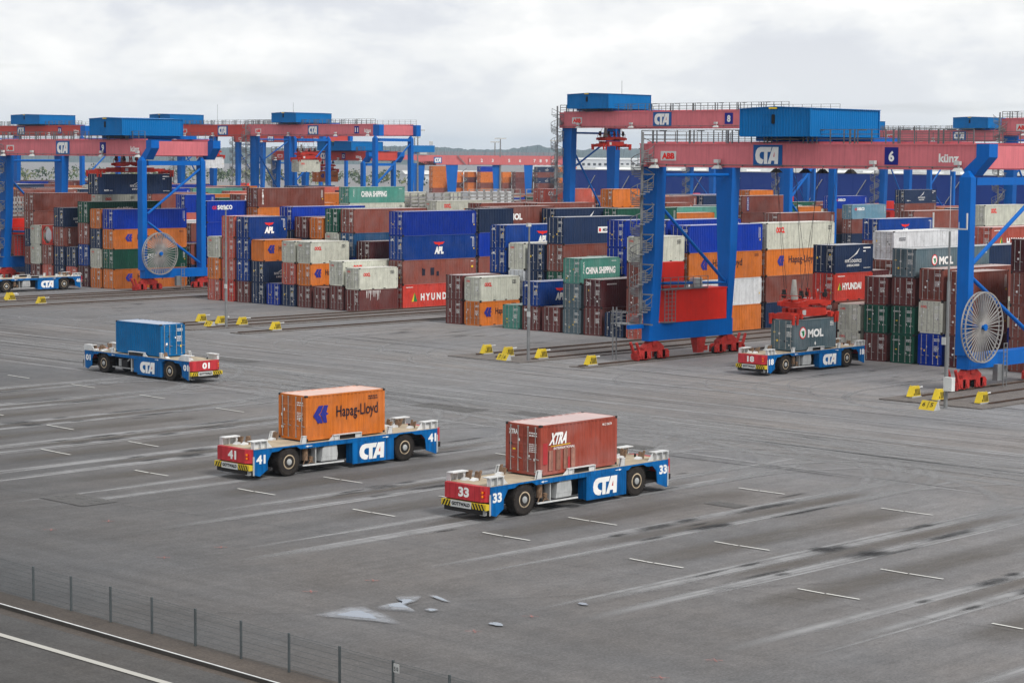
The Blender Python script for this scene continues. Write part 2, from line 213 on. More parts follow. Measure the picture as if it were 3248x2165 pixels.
DATA="""
8,0,165.3,0,2.643,2 oocl 2 orange 2 salmon
8,1,165.3,0,2.638,2 salmon 2 salmon 2 salmon 2 hyun
8,2,165.3,0,2.63,2 apl 2 apld 2 apld 2 dbrown
8,3,165.3,0,2.597,2 hapagf 2 nyk 2 navy
8,4,165.3,0,2.62,2 blue
8,5,165.3,0,2.613,2 oocl 2 salmon 2 nyk
8,6,165.3,0,2.617,2 oocl 2 hapag 2 dbrown
8,7,165.3,0,2.55,2 dbrown
8,8,165.3,1,2.88,2 oocl 2 dbrown
8,9,165.3,0,2.545,2 oocl 2 dbrownd
8,2,172.2,1,2.92,2 apls 1 navy 0 apls 0 brown
8,3,172.2,0,2.62,2 dbrown 1 navy 0 brown 0 blue
8,4,172.2,0,2.61,2 orange 0 brown 0 brown 0 navy
8,5,172.2,1,2.905,2 capital 2 oocl 0 brown 0 navy
8,6,172.2,1,2.91,2 brown 2 aplold 0 apls 0 brown
8,7,172.2,1,2.607,2 maroon 0 brown 0 navy
8,9,172.2,1,2.885,2 blue 2 apl 2 brownp 2 hyun
8,9,184.9,0,2.928,2 navy 2 blue 2 brown 0 tealblue
8,8,201.8,1,2.86,2 nyk 0 brown 0 navy 0 brown
8,9,210.6,1,2.848,2 capital 0 brown 0 brown 0 oocl
7,0,161.4,0,2.65,2 dbrown 2 dbrown
7,1,161.4,0,2.605,2 oocl 2 hapag
7,3,161.4,0,2.54,2 teal
7,4,161.4,0,2.565,2 apl 2 dbrownt
7,5,161.4,0,2.63,2 dbrown
7,6,161.4,0,2.593,2 china 2 mold 2 mold
7,7,161.4,1,2.865,2 zim 2 dbrown
7,8,161.4,0,2.52,2 nykd
7,9,161.4,0,2.562,2 oocl 2 brown 2 brown 2 salmon
7,0,168.2,1,2.648,2 apl 2 apld 0 apld 0 navy
7,1,168.2,0,2.903,2 oocl 2 white 1 navy
7,2,168.2,0,2.89,2 nyk 2 nyk 0 navy
7,3,168.2,1,2.915,2 misc 2 brown 2 capital 0 navy
7,5,168.2,1,2.55,0 oocl 0 brown 0 brown
7,6,168.2,0,2.89,2 blue 2 blue 0 apld 0 navy
7,8,168.2,1,2.93,2 blue 0 brown 0 brown 0 orange
7,9,168.2,1,2.81,2 aplb 2 hapag 2 white2 2 orange
7,9,181.2,1,2.818,2 oocl 2 hapag 2 brown 2 navy
7,0,217.8,1,2.795,2 brown 0 brown 0 navy 0 brown
7,4,223.2,1,2.662,2 apl 1 brown 0 blue 0 brown
7,2,239.8,1,2.822,2 brown 0 orange 0 brown 0 navy
8,7,192.5,1,2.93,2 molb 0 brown 0 brown 0 navy
6,0,160.2,0,2.565,2 navy 2 navy
6,0,167.2,0,2.5,2 maroonc 0 brown 0 navy
6,1,160.2,0,2.562,2 nyk 2 hyun 2 brown 2 brown
6,2,160.2,0,2.5,2 oocl 2 oocl
6,3,160.2,0,2.537,2 dbrown 2 capital 2 dbrown
6,4,160.2,1,2.558,2 mol 2 dbrown 2 capital 2 capital
6,5,160.2,1,2.853,2 brown 2 oocl 2 blue
6,6,160.2,0,2.81,2 brown 2 brown 2 maroon
6,8,161.0,1,2.848,2 maroon 2 brown 2 brown 2 brown
6,0,174.0,1,2.788,2 white 2 brown 0 brown 0 navy
6,3,173.5,1,2.5,2 navy 0 brown 0 brown 0 orange
6,1,187.0,1,2.838,2 hyunb 0 brown 0 brown 0 navy
9,1,168.3,0,2.687,2 oocl 2 oocl 2 dbrown
9,2,168.3,0,2.713,2 tank 2 brown 2 salmon
9,3,168.3,0,2.662,2 nyk 2 triton 2 nyk 2 nykd
9,4,168.3,0,2.67,2 nyk 2 salmon
9,5,168.3,1,2.898,2 capital 2 brown 2 apld 2 maroon
9,6,168.3,0,2.67,2 orange 2 nyk 2 oocl 2 orange
9,7,168.3,1,2.668,2 aplb 2 hapag 2 capital 2 hapag
9,8,181.8,1,2.928,2 seaco 2 blue 2 blue 2 brown
9,9,188.4,1,2.702,2 triton 2 orange 0 brown 0 navy 0 brown
9,7,190.0,1,2.5,2 triton 0 brown 0 brown 0 navy 0 brown
9,0,169.2,1,2.5,2 brown 2 brown 2 navy 2 brown 2 navy
9,3,174.6,0,2.508,2 oocl 0 brown 0 navy 0 brown 0 navy
9,0,228.4,1,2.606,2 china 2 oocl 0 apls 0 blue 0 brown
9,7,252.7,1,2.578,2 cai 0 brown 0 oocl 0 brown 0 navy
9,8,225.6,1,2.82,2 oocl 0 brown 0 brown 0 navy
8,1,208.4,1,2.915,2 brown 0 brown 0 navy 0 brown
10,1,299.3,1,2.77,0 whiteh 0 brown 0 brown 0 navy
8,3,213.5,1,2.93,2 brown 0 brown 0 navy 0 brown
8,5,252.0,1,2.5,2 cronos 2 brown 0 brown 0 navy 0 brown
9,2,359.7,1,2.93,2 seacot 2 brown 2 navy
9,0,361.1,1,2.6,2 seaco 2 brown 2 brown 2 navy
9,1,383.0,1,2.902,2 nyk 2 brown 0 brown 0 navy
8,2,265.0,0,2.62,2 orange 0 orange 0 brown 0 navy 0 brown
8,1,236.0,0,2.686,2 orange 0 orange 0 brown 0 navy 0 brown
8,6,229.6,1,2.568,2 orange 0 brown 0 brown 0 navy
7,1,262.1,1,2.93,2 oocl 1 brown 0 brown 0 navy
10,9,179.0,0,2.86,2 rack 2 brown 2 brown 2 navy
10,9,261.5,1,2.85,2 rack 0 brown 0 brown 0 navy
10,9,274.5,1,2.85,2 rack 0 brown 0 brown 0 navy
10,5,290,1,2.93,2 rack 0 brown 0 navy 0 brown
10,6,303,1,2.93,2 rack 0 brown 0 navy 0 brown
0,-742.8,714.7,1,2.62,2 orange 2 orange 2 orange 2 orange 2 brown
0,-735.2,722.0,0,2.62,1 orange 1 orange 2 maroon 1 orange
0,-730.6,726.4,0,2.62,1 orange 2 maroon 1 orange 1 orange
0,-726.1,730.7,1,2.62,2 blue 2 orange 2 orange 2 brown 1 orange
0,-718.5,738.1,0,2.62,1 orange 2 orange 1 brown 0 brown
0,-713.9,742.4,1,2.62,2 brown 2 dbrown 2 dbrown 1 brown
0,-706.3,749.8,1,2.62,2 nyk 2 brown 2 nyk 2 brown 0 brown
0,-698.6,757.1,1,2.62,2 orange 2 mold 2 orange 2 brown 0 brown
6,1,167.0,1,2.6,0 brown 0 oocl
6,2,167.0,1,2.89,0 salmon 0 hapag
6,3,167.0,0,2.89,0 triton 0 brown
6,9,160.2,1,2.6,0 triton 0 brown
7,0,257.1,0,2.6,2 capital 0 brown 0 aplb
7,0,263.9,0,2.6,0 mol 0 aplb 0 brown
7,4,168.2,0,2.75,0 dbrown
8,0,315.1,1,2.62,0 white 0 nyk 0 white
8,1,326.9,1,2.62,0 oocl 0 white 0 aplb
8,2,204.7,0,2.75,0 orange 0 hapag 0 dbrown 0 hapag
8,2,271.8,1,2.6,2 orange 0 capital 0 brown 0 salmon
8,3,246.0,1,2.75,1 navy 0 triton 0 brown 0 brown
8,4,237.9,0,2.89,2 brown 0 white 0 navy 0 aplb
8,4,257.6,1,2.75,1 capital 0 hapag 0 oocl 0 blue
8,5,236.7,1,2.75,2 teal 0 brown 0 mol 0 brown
8,8,299.4,0,2.89,1 triton 0 blue 0 oocl
8,9,288.6,1,2.75,1 white 0 brown 0 salmon
9,0,195.0,0,2.75,1 white 0 brown 0 orange
9,0,351.8,0,2.62,0 oocl 0 brown 0 navy
9,0,399.8,1,2.62,0 orange 0 brown 0 salmon
9,1,278.8,0,2.89,0 maroon 0 maroon 0 blue 0 dbrown
9,1,395.9,1,2.62,0 salmon 0 brown 0 dbrown
9,2,293.0,0,2.89,0 orange 0 brown 0 brown 0 hapag
9,2,399.0,1,2.62,0 triton 0 white 0 orange
9,3,390.1,0,2.62,1 orange 0 navy 0 aplb
9,4,187.9,1,2.75,2 brown 0 blue 0 brown
9,4,388.7,1,2.62,1 navy 0 orange 0 orange
9,5,207.0,0,2.75,1 hapag 0 brown 0 orange 0 oocl
9,5,285.0,1,2.89,1 navy 0 salmon 0 dbrown 0 brown
9,5,297.8,1,2.89,1 blue 0 aplb 0 capital 0 brown
9,6,181.8,0,2.89,0 blue 0 orange
9,7,181.2,0,2.89,2 brown 2 nyk
9,7,265.6,0,2.89,1 brown 0 maroon 0 dbrown 0 orange
9,7,272.3,1,2.89,1 orange 0 dbrown 0 brown 0 blue
9,7,285.2,1,2.89,1 brown 0 orange 0 maroon 0 brown
9,7,298.1,1,2.89,1 blue 0 orange 0 dbrown 0 blue
9,7,369.4,1,2.62,0 aplb 0 blue 0 white
9,8,290.1,1,2.89,2 navy 0 navy 0 dbrown 0 navy
9,8,368.0,1,2.62,1 triton 0 blue 0 teal
9,9,259.6,1,2.6,1 navy 0 navy 0 dbrown 0 salmon
9,9,272.5,1,2.89,2 triton 0 blue 0 hapag 0 brown
10,0,405.9,1,2.62,0 navy 0 orange 0 hapag
10,1,184.9,1,2.89,0 triton 0 dbrown 0 oocl
10,1,403.1,1,2.62,2 capital 0 aplb 0 triton
10,1,416.0,1,2.62,1 brown 0 dbrown 0 brown
10,2,185.5,1,2.89,0 maroon 0 blue 0 brown
10,2,218.1,0,2.89,1 dbrown 0 navy 0 blue 0 capital
10,2,263.5,1,2.89,0 nyk 0 dbrown 0 triton 0 white
10,3,217.4,1,2.89,2 brown 0 brown 0 oocl 0 oocl
10,5,184.9,1,2.89,0 brown 0 blue 0 hapag
10,5,380.9,1,2.62,0 brown 0 hapag 0 brown
10,6,172,0,2.6,0 capital 0 triton 0 brown
10,6,211.3,1,2.89,2 brown 0 blue 0 aplb 0 dbrown
10,6,262.9,0,2.89,0 white 0 brown 0 white 0 dbrown
10,7,172,0,2.75,0 brown 0 orange 0 salmon
10,7,243.8,1,2.89,0 orange 0 brown 0 orange 0 brown
10,8,172,1,2.89,1 triton 1 dbrown 1 oocl
10,8,217.4,1,2.89,2 orange 0 white 0 orange 0 orange
10,8,256.1,1,2.89,1 oocl 0 aplb 0 mol 0 salmon
10,8,393.0,1,2.62,0 white 0 dbrown 0 maroon
10,8,405.9,1,2.62,0 orange 0 brown 0 orange
10,9,211.5,0,2.89,2 aplb 1 salmon 0 dbrown 0 blue
10,9,218.3,0,2.75,1 capital 0 blue 0 maroon 0 dbrown
10,9,237.9,1,2.89,2 orange 0 navy 0 white 0 mol
10,9,385.0,1,2.62,0 dbrown 0 nyk 0 orange
10,9,397.9,1,2.62,0 blue 0 mol 0 oocl
10,9,410.8,1,2.62,2 maroon 0 dbrown 0 orange
10,9,423.7,1,2.62,1 blue 0 orange 0 navy
11,0,214.7,1,2.89,1 orange 0 navy 0 nyk 0 navy
11,0,273.6,1,2.89,0 hapag 0 aplb 0 orange 0 teal
11,0,357.7,1,2.62,0 brown 0 blue 0 orange
11,1,292.7,1,2.89,2 navy 0 capital 0 blue 0 salmon
11,2,266.9,1,2.89,1 navy 0 blue 0 oocl 0 brown
11,2,358.4,1,2.62,0 triton 0 white 0 brown
11,4,214.7,1,2.75,2 navy 0 salmon 0 brown 0 aplb
11,4,240.5,1,2.89,1 brown 0 brown 0 oocl 0 salmon
11,5,227.6,0,2.89,1 oocl 0 brown 0 oocl 0 aplb
11,5,234.3,1,2.89,0 brown 0 brown 0 dbrown 0 oocl
11,5,247.2,1,2.89,1 maroon 0 dbrown 0 maroon 0 brown
11,5,260.1,0,2.89,1 salmon 0 brown 0 maroon 0 brown
11,6,285.9,1,2.89,2 salmon 0 white 0 blue 0 blue
11,7,214.7,1,2.89,2 brown 0 brown 0 navy 0 maroon
11,7,227.6,1,2.89,2 nyk 0 orange 0 navy 0 nyk
11,7,240.5,1,2.89,2 blue 0 brown 0 blue 0 brown
11,7,253.4,1,2.89,2 teal 0 orange 0 white 0 teal
11,7,266.2,0,2.89,1 brown 0 white 0 mol 0 nyk
11,8,208.5,1,2.75,0 navy 0 brown 0 oocl
11,8,260.1,0,2.75,1 salmon 0 blue 0 capital 0 oocl
12,0,277.0,1,2.89,2 navy 0 dbrown 0 brown 0 brown
12,1,264.7,1,2.75,0 orange 0 triton 0 capital 0 brown
12,1,291.1,0,2.89,1 salmon 0 navy 0 triton 0 blue
12,1,408.4,1,2.62,0 brown 0 brown 0 triton
12,2,245.1,1,2.89,1 oocl 0 capital 0 brown 0 oocl
12,3,251.8,1,2.89,2 brown 0 brown 0 nyk 0 brown
12,3,264.7,1,2.75,0 brown 0 orange 0 salmon 0 brown
12,4,244.5,1,2.89,2 navy 0 brown 0 nyk 0 hapag
12,4,393.7,1,2.62,0 mol 0 white 0 nyk
12,5,393.7,1,2.62,0 hapag 0 orange 0 blue
12,5,419.4,1,2.62,0 dbrown 0 brown 0 nyk
12,6,245.1,1,2.75,1 navy 0 navy 0 triton 0 capital
12,6,258.0,1,2.75,0 orange 0 white 0 nyk 0 navy
12,6,270.9,1,2.89,2 brown 0 brown 0 salmon 0 capital
12,6,283.8,1,2.89,1 brown 0 dbrown 0 salmon 0 oocl
12,6,400.4,1,2.62,0 capital 0 orange 0 dbrown
12,7,277.6,1,2.75,0 orange 0 oocl 0 brown 0 white
12,8,380.1,1,2.62,0 blue 0 capital 0 capital
12,9,232.2,1,2.75,0 brown 0 orange 0 blue 0 triton
12,9,245.1,1,2.75,1 brown 0 teal 0 oocl 0 blue
12,9,258.0,0,2.89,2 oocl 0 oocl 0 aplb 0 brown
12,9,277.6,1,2.89,2 blue 0 capital 0 capital 0 brown
13,0,411.8,1,2.62,0 oocl 0 salmon 0 capital
13,1,288.4,1,2.89,1 dbrown 0 nyk 0 brown 0 brown
13,2,294.5,1,2.89,1 dbrown 0 navy 0 mol 0 orange
13,4,422.8,1,2.62,0 oocl 0 orange 0 orange
13,5,293.9,0,2.89,2 dbrown 0 blue 0 maroon 0 orange
13,7,275.5,1,2.89,2 blue 0 orange 0 nyk 0 orange
13,9,255.2,1,2.89,0 white 0 brown 0 aplb 0 brown
13,9,281.0,0,2.89,2 brown 0 navy 0 brown 0 brown"""
# ---------------------------------------------------------------- palette
ROOFS={}
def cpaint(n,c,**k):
    q=.52; m_=paint('sky_glare_roof_'+n,tuple(a*(1-q)+b*q for a,b in zip(c,(.62,.60,.59))),rough=.40,var=.16,rust=.16,objvar=.08,scale=.7,spec=.6); ROOFS['container_'+n]=m_  # roof tint is paled to paint in the glancing sky reflection
    k.setdefault('rough',.42);k.setdefault('var',.16);k.setdefault('rust',.22);k.setdefault('streak',.22);k.setdefault('objvar',.20);k.setdefault('fade',.38)
    return paint('container_'+n,c,**k)
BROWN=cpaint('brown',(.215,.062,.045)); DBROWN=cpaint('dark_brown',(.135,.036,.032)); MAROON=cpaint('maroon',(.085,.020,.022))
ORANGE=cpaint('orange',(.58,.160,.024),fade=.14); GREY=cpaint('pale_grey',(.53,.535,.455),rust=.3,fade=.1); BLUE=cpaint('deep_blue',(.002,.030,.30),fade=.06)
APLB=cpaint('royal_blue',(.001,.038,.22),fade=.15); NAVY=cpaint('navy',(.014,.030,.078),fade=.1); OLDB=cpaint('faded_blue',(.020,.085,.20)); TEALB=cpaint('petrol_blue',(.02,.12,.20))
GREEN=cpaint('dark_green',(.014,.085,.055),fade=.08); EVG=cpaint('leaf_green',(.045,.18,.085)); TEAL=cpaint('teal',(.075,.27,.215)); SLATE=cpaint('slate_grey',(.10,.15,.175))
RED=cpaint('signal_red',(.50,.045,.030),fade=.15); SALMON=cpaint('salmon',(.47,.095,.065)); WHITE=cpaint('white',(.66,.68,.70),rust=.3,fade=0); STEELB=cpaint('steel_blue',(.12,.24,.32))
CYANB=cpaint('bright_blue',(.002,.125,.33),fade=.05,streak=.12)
DARK=paint('dark_steel',(.028,.026,.026),rough=.7,var=.35,rust=.2); BLACK=paint('black_paint',(.012,.012,.013),rough=.6,var=.2)
INKW=paint('white_lettering',(.80,.80,.78),rough=.5,var=.10,rust=.05,objvar=.04); INKK=paint('black_lettering',(.02,.02,.035),rough=.5,var=.2); INKR=paint('red_lettering',(.72,.03,.025),rough=.5,var=.12)
INKB=paint('blue_lettering',(.03,.035,.26),rough=.5,var=.12); INKG=paint('green_lettering',(.01,.20,.07),rough=.5,var=.15); INKY=paint('yellow_lettering',(.80,.55,.03),rough=.5,var=.12)
RODM=paint('galvanised_rod',(.36,.35,.34),rough=.45,var=.25,rust=.25,metal=.3)
INKS=[INKW,INKK,INKR,INKB,INKG,INKY]   # 0 white 1 black 2 red 3 blue 4 green 5 yellow
# ---------------------------------------------------------------- shipping containers
CW=2.438; CH=2.591
def corr_line(a,b,period=.29,flat=.45,depth=.036):
    """points (along,depth) of a trapezoid corrugation between a and b"""
    n=max(2,int(round((b-a)/period))); p=(b-a)/n; r=[]
    for i in range(n):
        s=a+i*p; r+=[(s,0),(s+p*.30,0),(s+p*.5,depth),(s+p*.8,depth)]
    r.append((b,0)); return r
def body_mesh(L,name,mats,flip=False,doors=False):
    m=MB(); h=L/2; X=CW/2
    for s in (-1,1):
        m.box(s*X if s<0 else X-.05,-h+.16,0,(-X+.05) if s<0 else X,h-.16,.155)          # bottom rails
        m.box(s*X if s<0 else X-.05,-h+.16,CH-.10,(-X+.05) if s<0 else X,h-.16,CH-.008)    # top rails
        for e in (-1,1):
            y0,y1=(-h,-h+.16) if e<0 else (h-.16,h)
            x0,x1=(-X,-X+.16) if s<0 else (X-.16,X)
            m.box(x0,y0,.115,x1,y1,CH-.115)
            m.box(x0-.003*(s<0),y0-.003*(e<0),0,x1+.003*(s>0),y1+.003*(e>0),.118,1); m.box(x0-.003*(s<0),y0-.003*(e<0),CH-.118,x1+.003*(s>0),y1+.003*(e>0),CH,1)
        cl=corr_line(-h+.16,h-.16)
        vs=[];
        for y,d in cl: vs+=[(s*(X-.012-d),y,.155),(s*(X-.012-d),y,CH-.10)]
        m.add(vs,[(2*i,2*i+2,2*i+3,2*i+1) for i in range(len(cl)-1)])
    for e in (-1,1):
        y=e*h
        m.box(-X+.16,min(y,y-e*.06),0,X-.16,max(y,y-e*.06),.16); m.box(-X+.16,min(y,y-e*.06),CH-.12,X-.16,max(y,y-e*.06),CH-.01)
        if e>0 or flip:
            cl=corr_line(-X+.16,X-.16,.25); vs=[]
            for x,d in cl: vs+=[(x,e*(h-.02-d),.16),(x,e*(h-.02-d),CH-.12)]
            m.add(vs,[(2*i,2*i+2,2*i+3,2*i+1) for i in range(len(cl)-1)])
    # roof: shallow transverse pressings, and floor
    n=int(L/.52); vs=[]
    for i in range(n+1):
        y=-h+.06+(L-.12)*i/n
        for dy,dz in ((0,0),(.10,.0),(.16,-.018),(.40,-.018)) if i<n else ((0,0),): vs+=[(-X+.05,y+dy,CH-.016+dz),(X-.05,y+dy,CH-.016+dz)]
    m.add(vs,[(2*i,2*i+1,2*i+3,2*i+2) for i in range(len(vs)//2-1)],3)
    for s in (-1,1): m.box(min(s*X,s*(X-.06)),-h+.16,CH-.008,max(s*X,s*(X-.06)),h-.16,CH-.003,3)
    m.box(-X+.05,-h+.06,.10,X-.05,h-.06,.14,1)
    for k in (-.9,.9):
        if L<7: m.box(-X-.002,k-.18,.02,X+.002,k+.18,.13,1)       # fork pockets
    if doors:
        for s in (-1,1): door_geo(m,s,-h,flipmi=0)
        for s in (-1,1):
            for q in (.34,.86): m.tube((s*q,-h-.005,.16),(s*q,-h-.005,CH-.12),.026,5,2)
    return m.mesh(name,mats)
def door_geo(m,s,y,flipmi=0):
    x0,x1=(-1.055,-.012) if s<0 else (.012,1.055); z0,z1=.17,CH-.13
    m.box(x0,y+.035,z0,x1,y+.075,z1)
    m.box(x0,y+.012,z0,x0+.07,y+.036,z1); m.box(x1-.07,y+.012,z0,x1,y+.036,z1); m.box(x0+.07,y+.012,z0,x1-.07,y+.036,z0+.09); m.box(x0+.07,y+.012,z1-.09,x1-.07,y+.036,z1)
    for i in range(4):
        z=z0+.09+(z1-z0-.18)*(i+1)/5
        m.prism([(y+.036,z-.07),(y+.014,z-.035),(y+.014,z+.035),(y+.036,z+.07)],x0+.07,x1-.07,'x')
# lettering per type --------------------------------------------
def tiny(m,F,u,v,w,h,mi=0,n=1,rows=1,seed=0):
    """unreadable stencilled lines: rows of short bars"""
    R=random.Random(seed)
    for r in range(rows):
        x=u
        while x<u+w-.03:
            l=R.uniform(.05,.16); poly(m,F,[(x,v-r*h*1.9),(min(x+l,u+w),v-r*h*1.9),(min(x+l,u+w),v-r*h*1.9+h),(x,v-r*h*1.9+h)],mi); x+=l+.035
def eagle(m,F,cu,cv,w,h,mi=2):
    L=[(0,-.5),(-.06,-.25),(-.16,-.15),(-.33,-.1),(-.42,.2),(-.5,.42),(-.2,.36),(-.05,.3),(0,.5),(.05,.3),(.2,.36),(.5,.42),(.42,.2),(.33,-.1),(.16,-.15),(.06,-.25)]
    poly(m,F,[(cu+a*w,cv+b*h) for a,b in L],mi)
def tri(m,F,u,v,w,h):
    poly(m,F,[(u,v),(u+w*.5,v+h),(u+w*.36,v)],5); poly(m,F,[(u+w*.36,v),(u+w*.5,v+h),(u+w,v)],4)
def hlmark(m,F,u,v,w,h,mi=3):
    P=lambda l:[(u+x*w,v+y*h) for x,y in l]
    poly(m,F,P([(0,.46),(.36,1),(.66,1),(.48,.62),(.34,.5),(.48,.38),(.62,0),(.30,0)]),mi)
    poly(m,F,P([(.40,.5),(.52,.60),(.70,1),(.97,1),(.86,.60),(1,.50),(.84,.42),(.90,0),(.66,0),(.54,.40)]),mi)
def ring(m,F,u,v,w,h):
    """oval shield: red rim, white ground, dark green patch"""
    c=lambda k,n=18:[(u+w/2+w/2*k*math.cos(2*PI*i/n),v+h/2+h/2*k*math.sin(2*PI*i/n)) for i in range(n)]
    G=lambda d:(lambda a,b:tuple(q+(d if F(0,0)[j]!=F(1,1)[j] and False else 0) for j,q in enumerate(F(a,b))))
    poly(m,F,c(1),2)
    poly(m,OFF(F,.003),c(.82),0)
    poly(m,OFF(F,.006),[(u+w*.25,v+h*.62),(u+w*.7,v+h*.68),(u+w*.72,v+h*.3),(u+w*.5,v+h*.15),(u+w*.42,v+h*.45)],4)
def OFF(F,d):
    a=Vector(F(0,0));x=Vector(F(1,0))-a;y=Vector(F(0,1))-a; n=x.cross(y).normalized()*d
    return lambda p,q:tuple(Vector(F(p,q))+n)
def wing(m,F,u,v,w,h):
    for i in range(5):
        a=i*.17; poly(m,F,[(u+w*a*.9,v+h*(.0+.1*i)),(u+w*(a+.10),v+h*(.12*i)),(u+w*(.62+.1*i),v+h*(.42+.145*i)),(u+w*(.60+.1*i),v+h*(.44+.145*i))],0)
def L_oocl(m,S,L):
    text(m,'OOCL',S,-L/2+(.62 if L<7 else 1.6),1.58,1.05 if L<7 else 1.5,.42 if L<7 else .58,2,.055)
    tiny(m,S,L/2-1.15,2.1,.6,.08,1,rows=3)
def L_hapag(m,S,L):
    if L<7: hlmark(m,S,-L/2+.55,.95,1.15,1.0); text(m,'Hapag-Lloyd',S,-L/2+2.3,1.0,3.2,.86,1,.010)
    else: hlmark(m,S,-L/2+1.9,.95,1.2,1.0); text(m,'Hapag-Lloyd',S,-L/2+3.9,1.0,4.9,.9,1,.010)
    tiny(m,S,L/2-1.3,2.2,.75,.07,1,rows=2)
def L_apl(m,S,L):
    c=.15 if L<7 else -.2; text(m,'APL',S,c-.75,.55,1.5,.80,0,.07,shear=.12); eagle(m,S,c,1.66,1.9 if L>7 else 1.5,.5); tiny(m,S,L/2-.95,2.2,.6,.07,0)
    vbars(m,S,L)
def vbars(m,S,L,mi=0):
    for u in (L/2-.62,L/2-.42):
        poly(m,S,[(u,1.2),(u+.05,1.2),(u+.05,2.25),(u,2.25)],mi)
    poly(m,S,[(L/2-.45,.95),(L/2-.3,.95),(L/2-.3,1.1),(L/2-.45,1.1)],5)
def L_nyk(m,S,L):
    c=-.2 if L<7 else .3
    text(m,'NYK LOGISTICS',S,c-1.25,.92,2.6,.30,0,.02); text(m,'& MEGACARRIER',S,c-.95,.55,2.0,.22,0,.02); wing(m,S,c-.7,1.22,1.7,1.0)
    poly(m,S,[(L/2-1.6,2.2),(L/2-.45,2.2),(L/2-.45,2.32),(L/2-1.6,2.32)]); poly(m,S,[(L/2-1.6,1.9),(L/2-1.2,1.9),(L/2-1.2,2.0),(L/2-1.6,2.0)]); tiny(m,S,L/2-1.5,.35,1.1,.06)
    if L>7: text(m,'NYK',S,-L/2+.9,.4,.8,.22,0,.04); tiny(m,S,-L/2+1.8,.46,.5,.07)
def L_hyun(m,S,L):
    if L>7: tri(m,S,-L/2+1.4,.75,.95,.98); text(m,'H Y U N D A I',S,-L/2+2.9,.80,5.6,.78,0,.045)
    else: tri(m,S,-L/2+.5,1.0,.62,.72); text(m,'HYUNDAI',S,-L/2+1.25,1.0,3.0,.66,0,.045)
    tiny(m,S,-L/2+.5,2.25,1.1,.08)
def L_china(m,S,L):
    text(m,'CHINA SHIPPING',S,-L/2+(.75 if L<7 else 2.6),.95,4.6 if L<7 else 5.6,.72 if L<7 else .95,0,.04); vtext(m,'CSCL',S,-L/2+.35 if L<7 else -L/2+.9,2.2,.26,.2); tiny(m,S,L/2-1.3,2.2,.75,.07)
def L_cap(m,S,L): text(m,'CAPITAL',S,-1.4,1.3,2.8,.6,0,.01); vbars(m,S,L)
def L_mol(m,S,L):
    if L<7: ring(m,S,-L/2+.75,.95,.95,1.05); text(m,'MOL',S,-L/2+1.95,1.02,2.25,.72,0,.05)
    else: ring(m,S,-L/2+2.6,1.0,.9,1.0); text(m,'MOL',S,-L/2+3.8,1.05,2.3,.75,0,.05)
    tiny(m,S,L/2-.9,2.2,.5,.07,rows=3)
    poly(m,S,[(-.12,.5),(.0,.32),(.12,.5),(0,.68)]) if L<7 else None
def L_cai(m,S,L): text(m,'CAI',S,-L/2+.9,1.5,1.15,.62,0,.05); vbars(m,S,L)
def L_seaco(m,S,L): text(m,'GE',S,-L/2+.9,1.55,.75,.42,2,.03); text(m,'seaco',S,-L/2+1.8,1.52,2.6,.55,0,.025); vbars(m,S,L)
def L_triton(m,S,L): vtext(m,'TRITON',S,-L/2+.75,2.35,.30,.28,1.12,0,.03); vbars(m,S,L)
def L_cronos(m,S,L):
    poly(m,S,[(-L/2+1.1,.25),(-L/2+1.65,.25),(-L/2+1.65,2.42),(-L/2+1.1,2.42)],3); vtext(m,'CRONOS',OFF(S,.004),-L/2+1.22,2.3,.29,.3,1.13,0,.03)
def L_white(m,S,L): poly(m,S,[(-L/2+.9,1.6),(-L/2+2.0,1.6),(-L/2+2.0,2.05),(-L/2+.9,2.05)],1) if False else tiny(m,S,-L/2+.9,1.9,1.1,.09,1,rows=2)
def L_whiteh(m,S,L): text(m,'HYUNDAI',S,-.6,.2,4.3,.8,1,.03); tiny(m,S,-L/2+1.0,1.7,1.0,.08,3)
def L_misc(m,S,L):
    poly(m,S,[(-.6,1.0),(3.6,1.0),(3.6,1.6),(-.6,1.6)],0); text(m,'MISC LOGISTICS',OFF(S,.004),.2,1.13,3.2,.33,1,.03); poly(m,OFF(S,.004),[(-.45,1.12),(-.1,1.12),(-.1,1.46),(-.45,1.46)],2)
def L_bars(m,S,L): vbars(m,S,L)
def L_zim(m,S,L): tiny(m,S,-L/2+.8,2.1,1.5,.12)
def L_ever(m,S,L):
    poly(m,S,[(-L/2+2.0,.2),(-L/2+3.1,.2),(-L/2+4.2,2.4),(-L/2+3.1,2.4)],0); tiny(m,OFF(S,.004),-L/2+2.8,1.6,.7,.2,2,rows=2); poly(m,S,[(-L/2+4.6,1.45),(-L/2+6.6,1.45),(-L/2+6.6,1.65),(-L/2+4.6,1.65)],0)
def L_patch(m,S,L):
    for u,v,a,b in ((-3,.9,.5,.7),(-1.6,.9,.6,.8),(-.6,.8,.4,.5),(-3.0,1.5,.2,.2)): poly(m,S,[(u,v),(u+a,v),(u+a,v+b),(u,v+b)],1)
    poly(m,S,[(L/2-.8,1.55),(L/2-.5,1.55),(L/2-.5,1.75),(L/2-.8,1.75)],5); tiny(m,S,L/2-.9,2.2,.5,.08)
def L_drip(m,S,L):
    R=random.Random(3)
    for i in range(11):
        u=-L/2+1.1+i*.21+R.uniform(-.05,.05); l=R.uniform(.25,1.3); poly(m,S,[(u,CH-.14-l),(u+.035,CH-.14-l),(u+.07,CH-.12),(u-.03,CH-.12)],0)
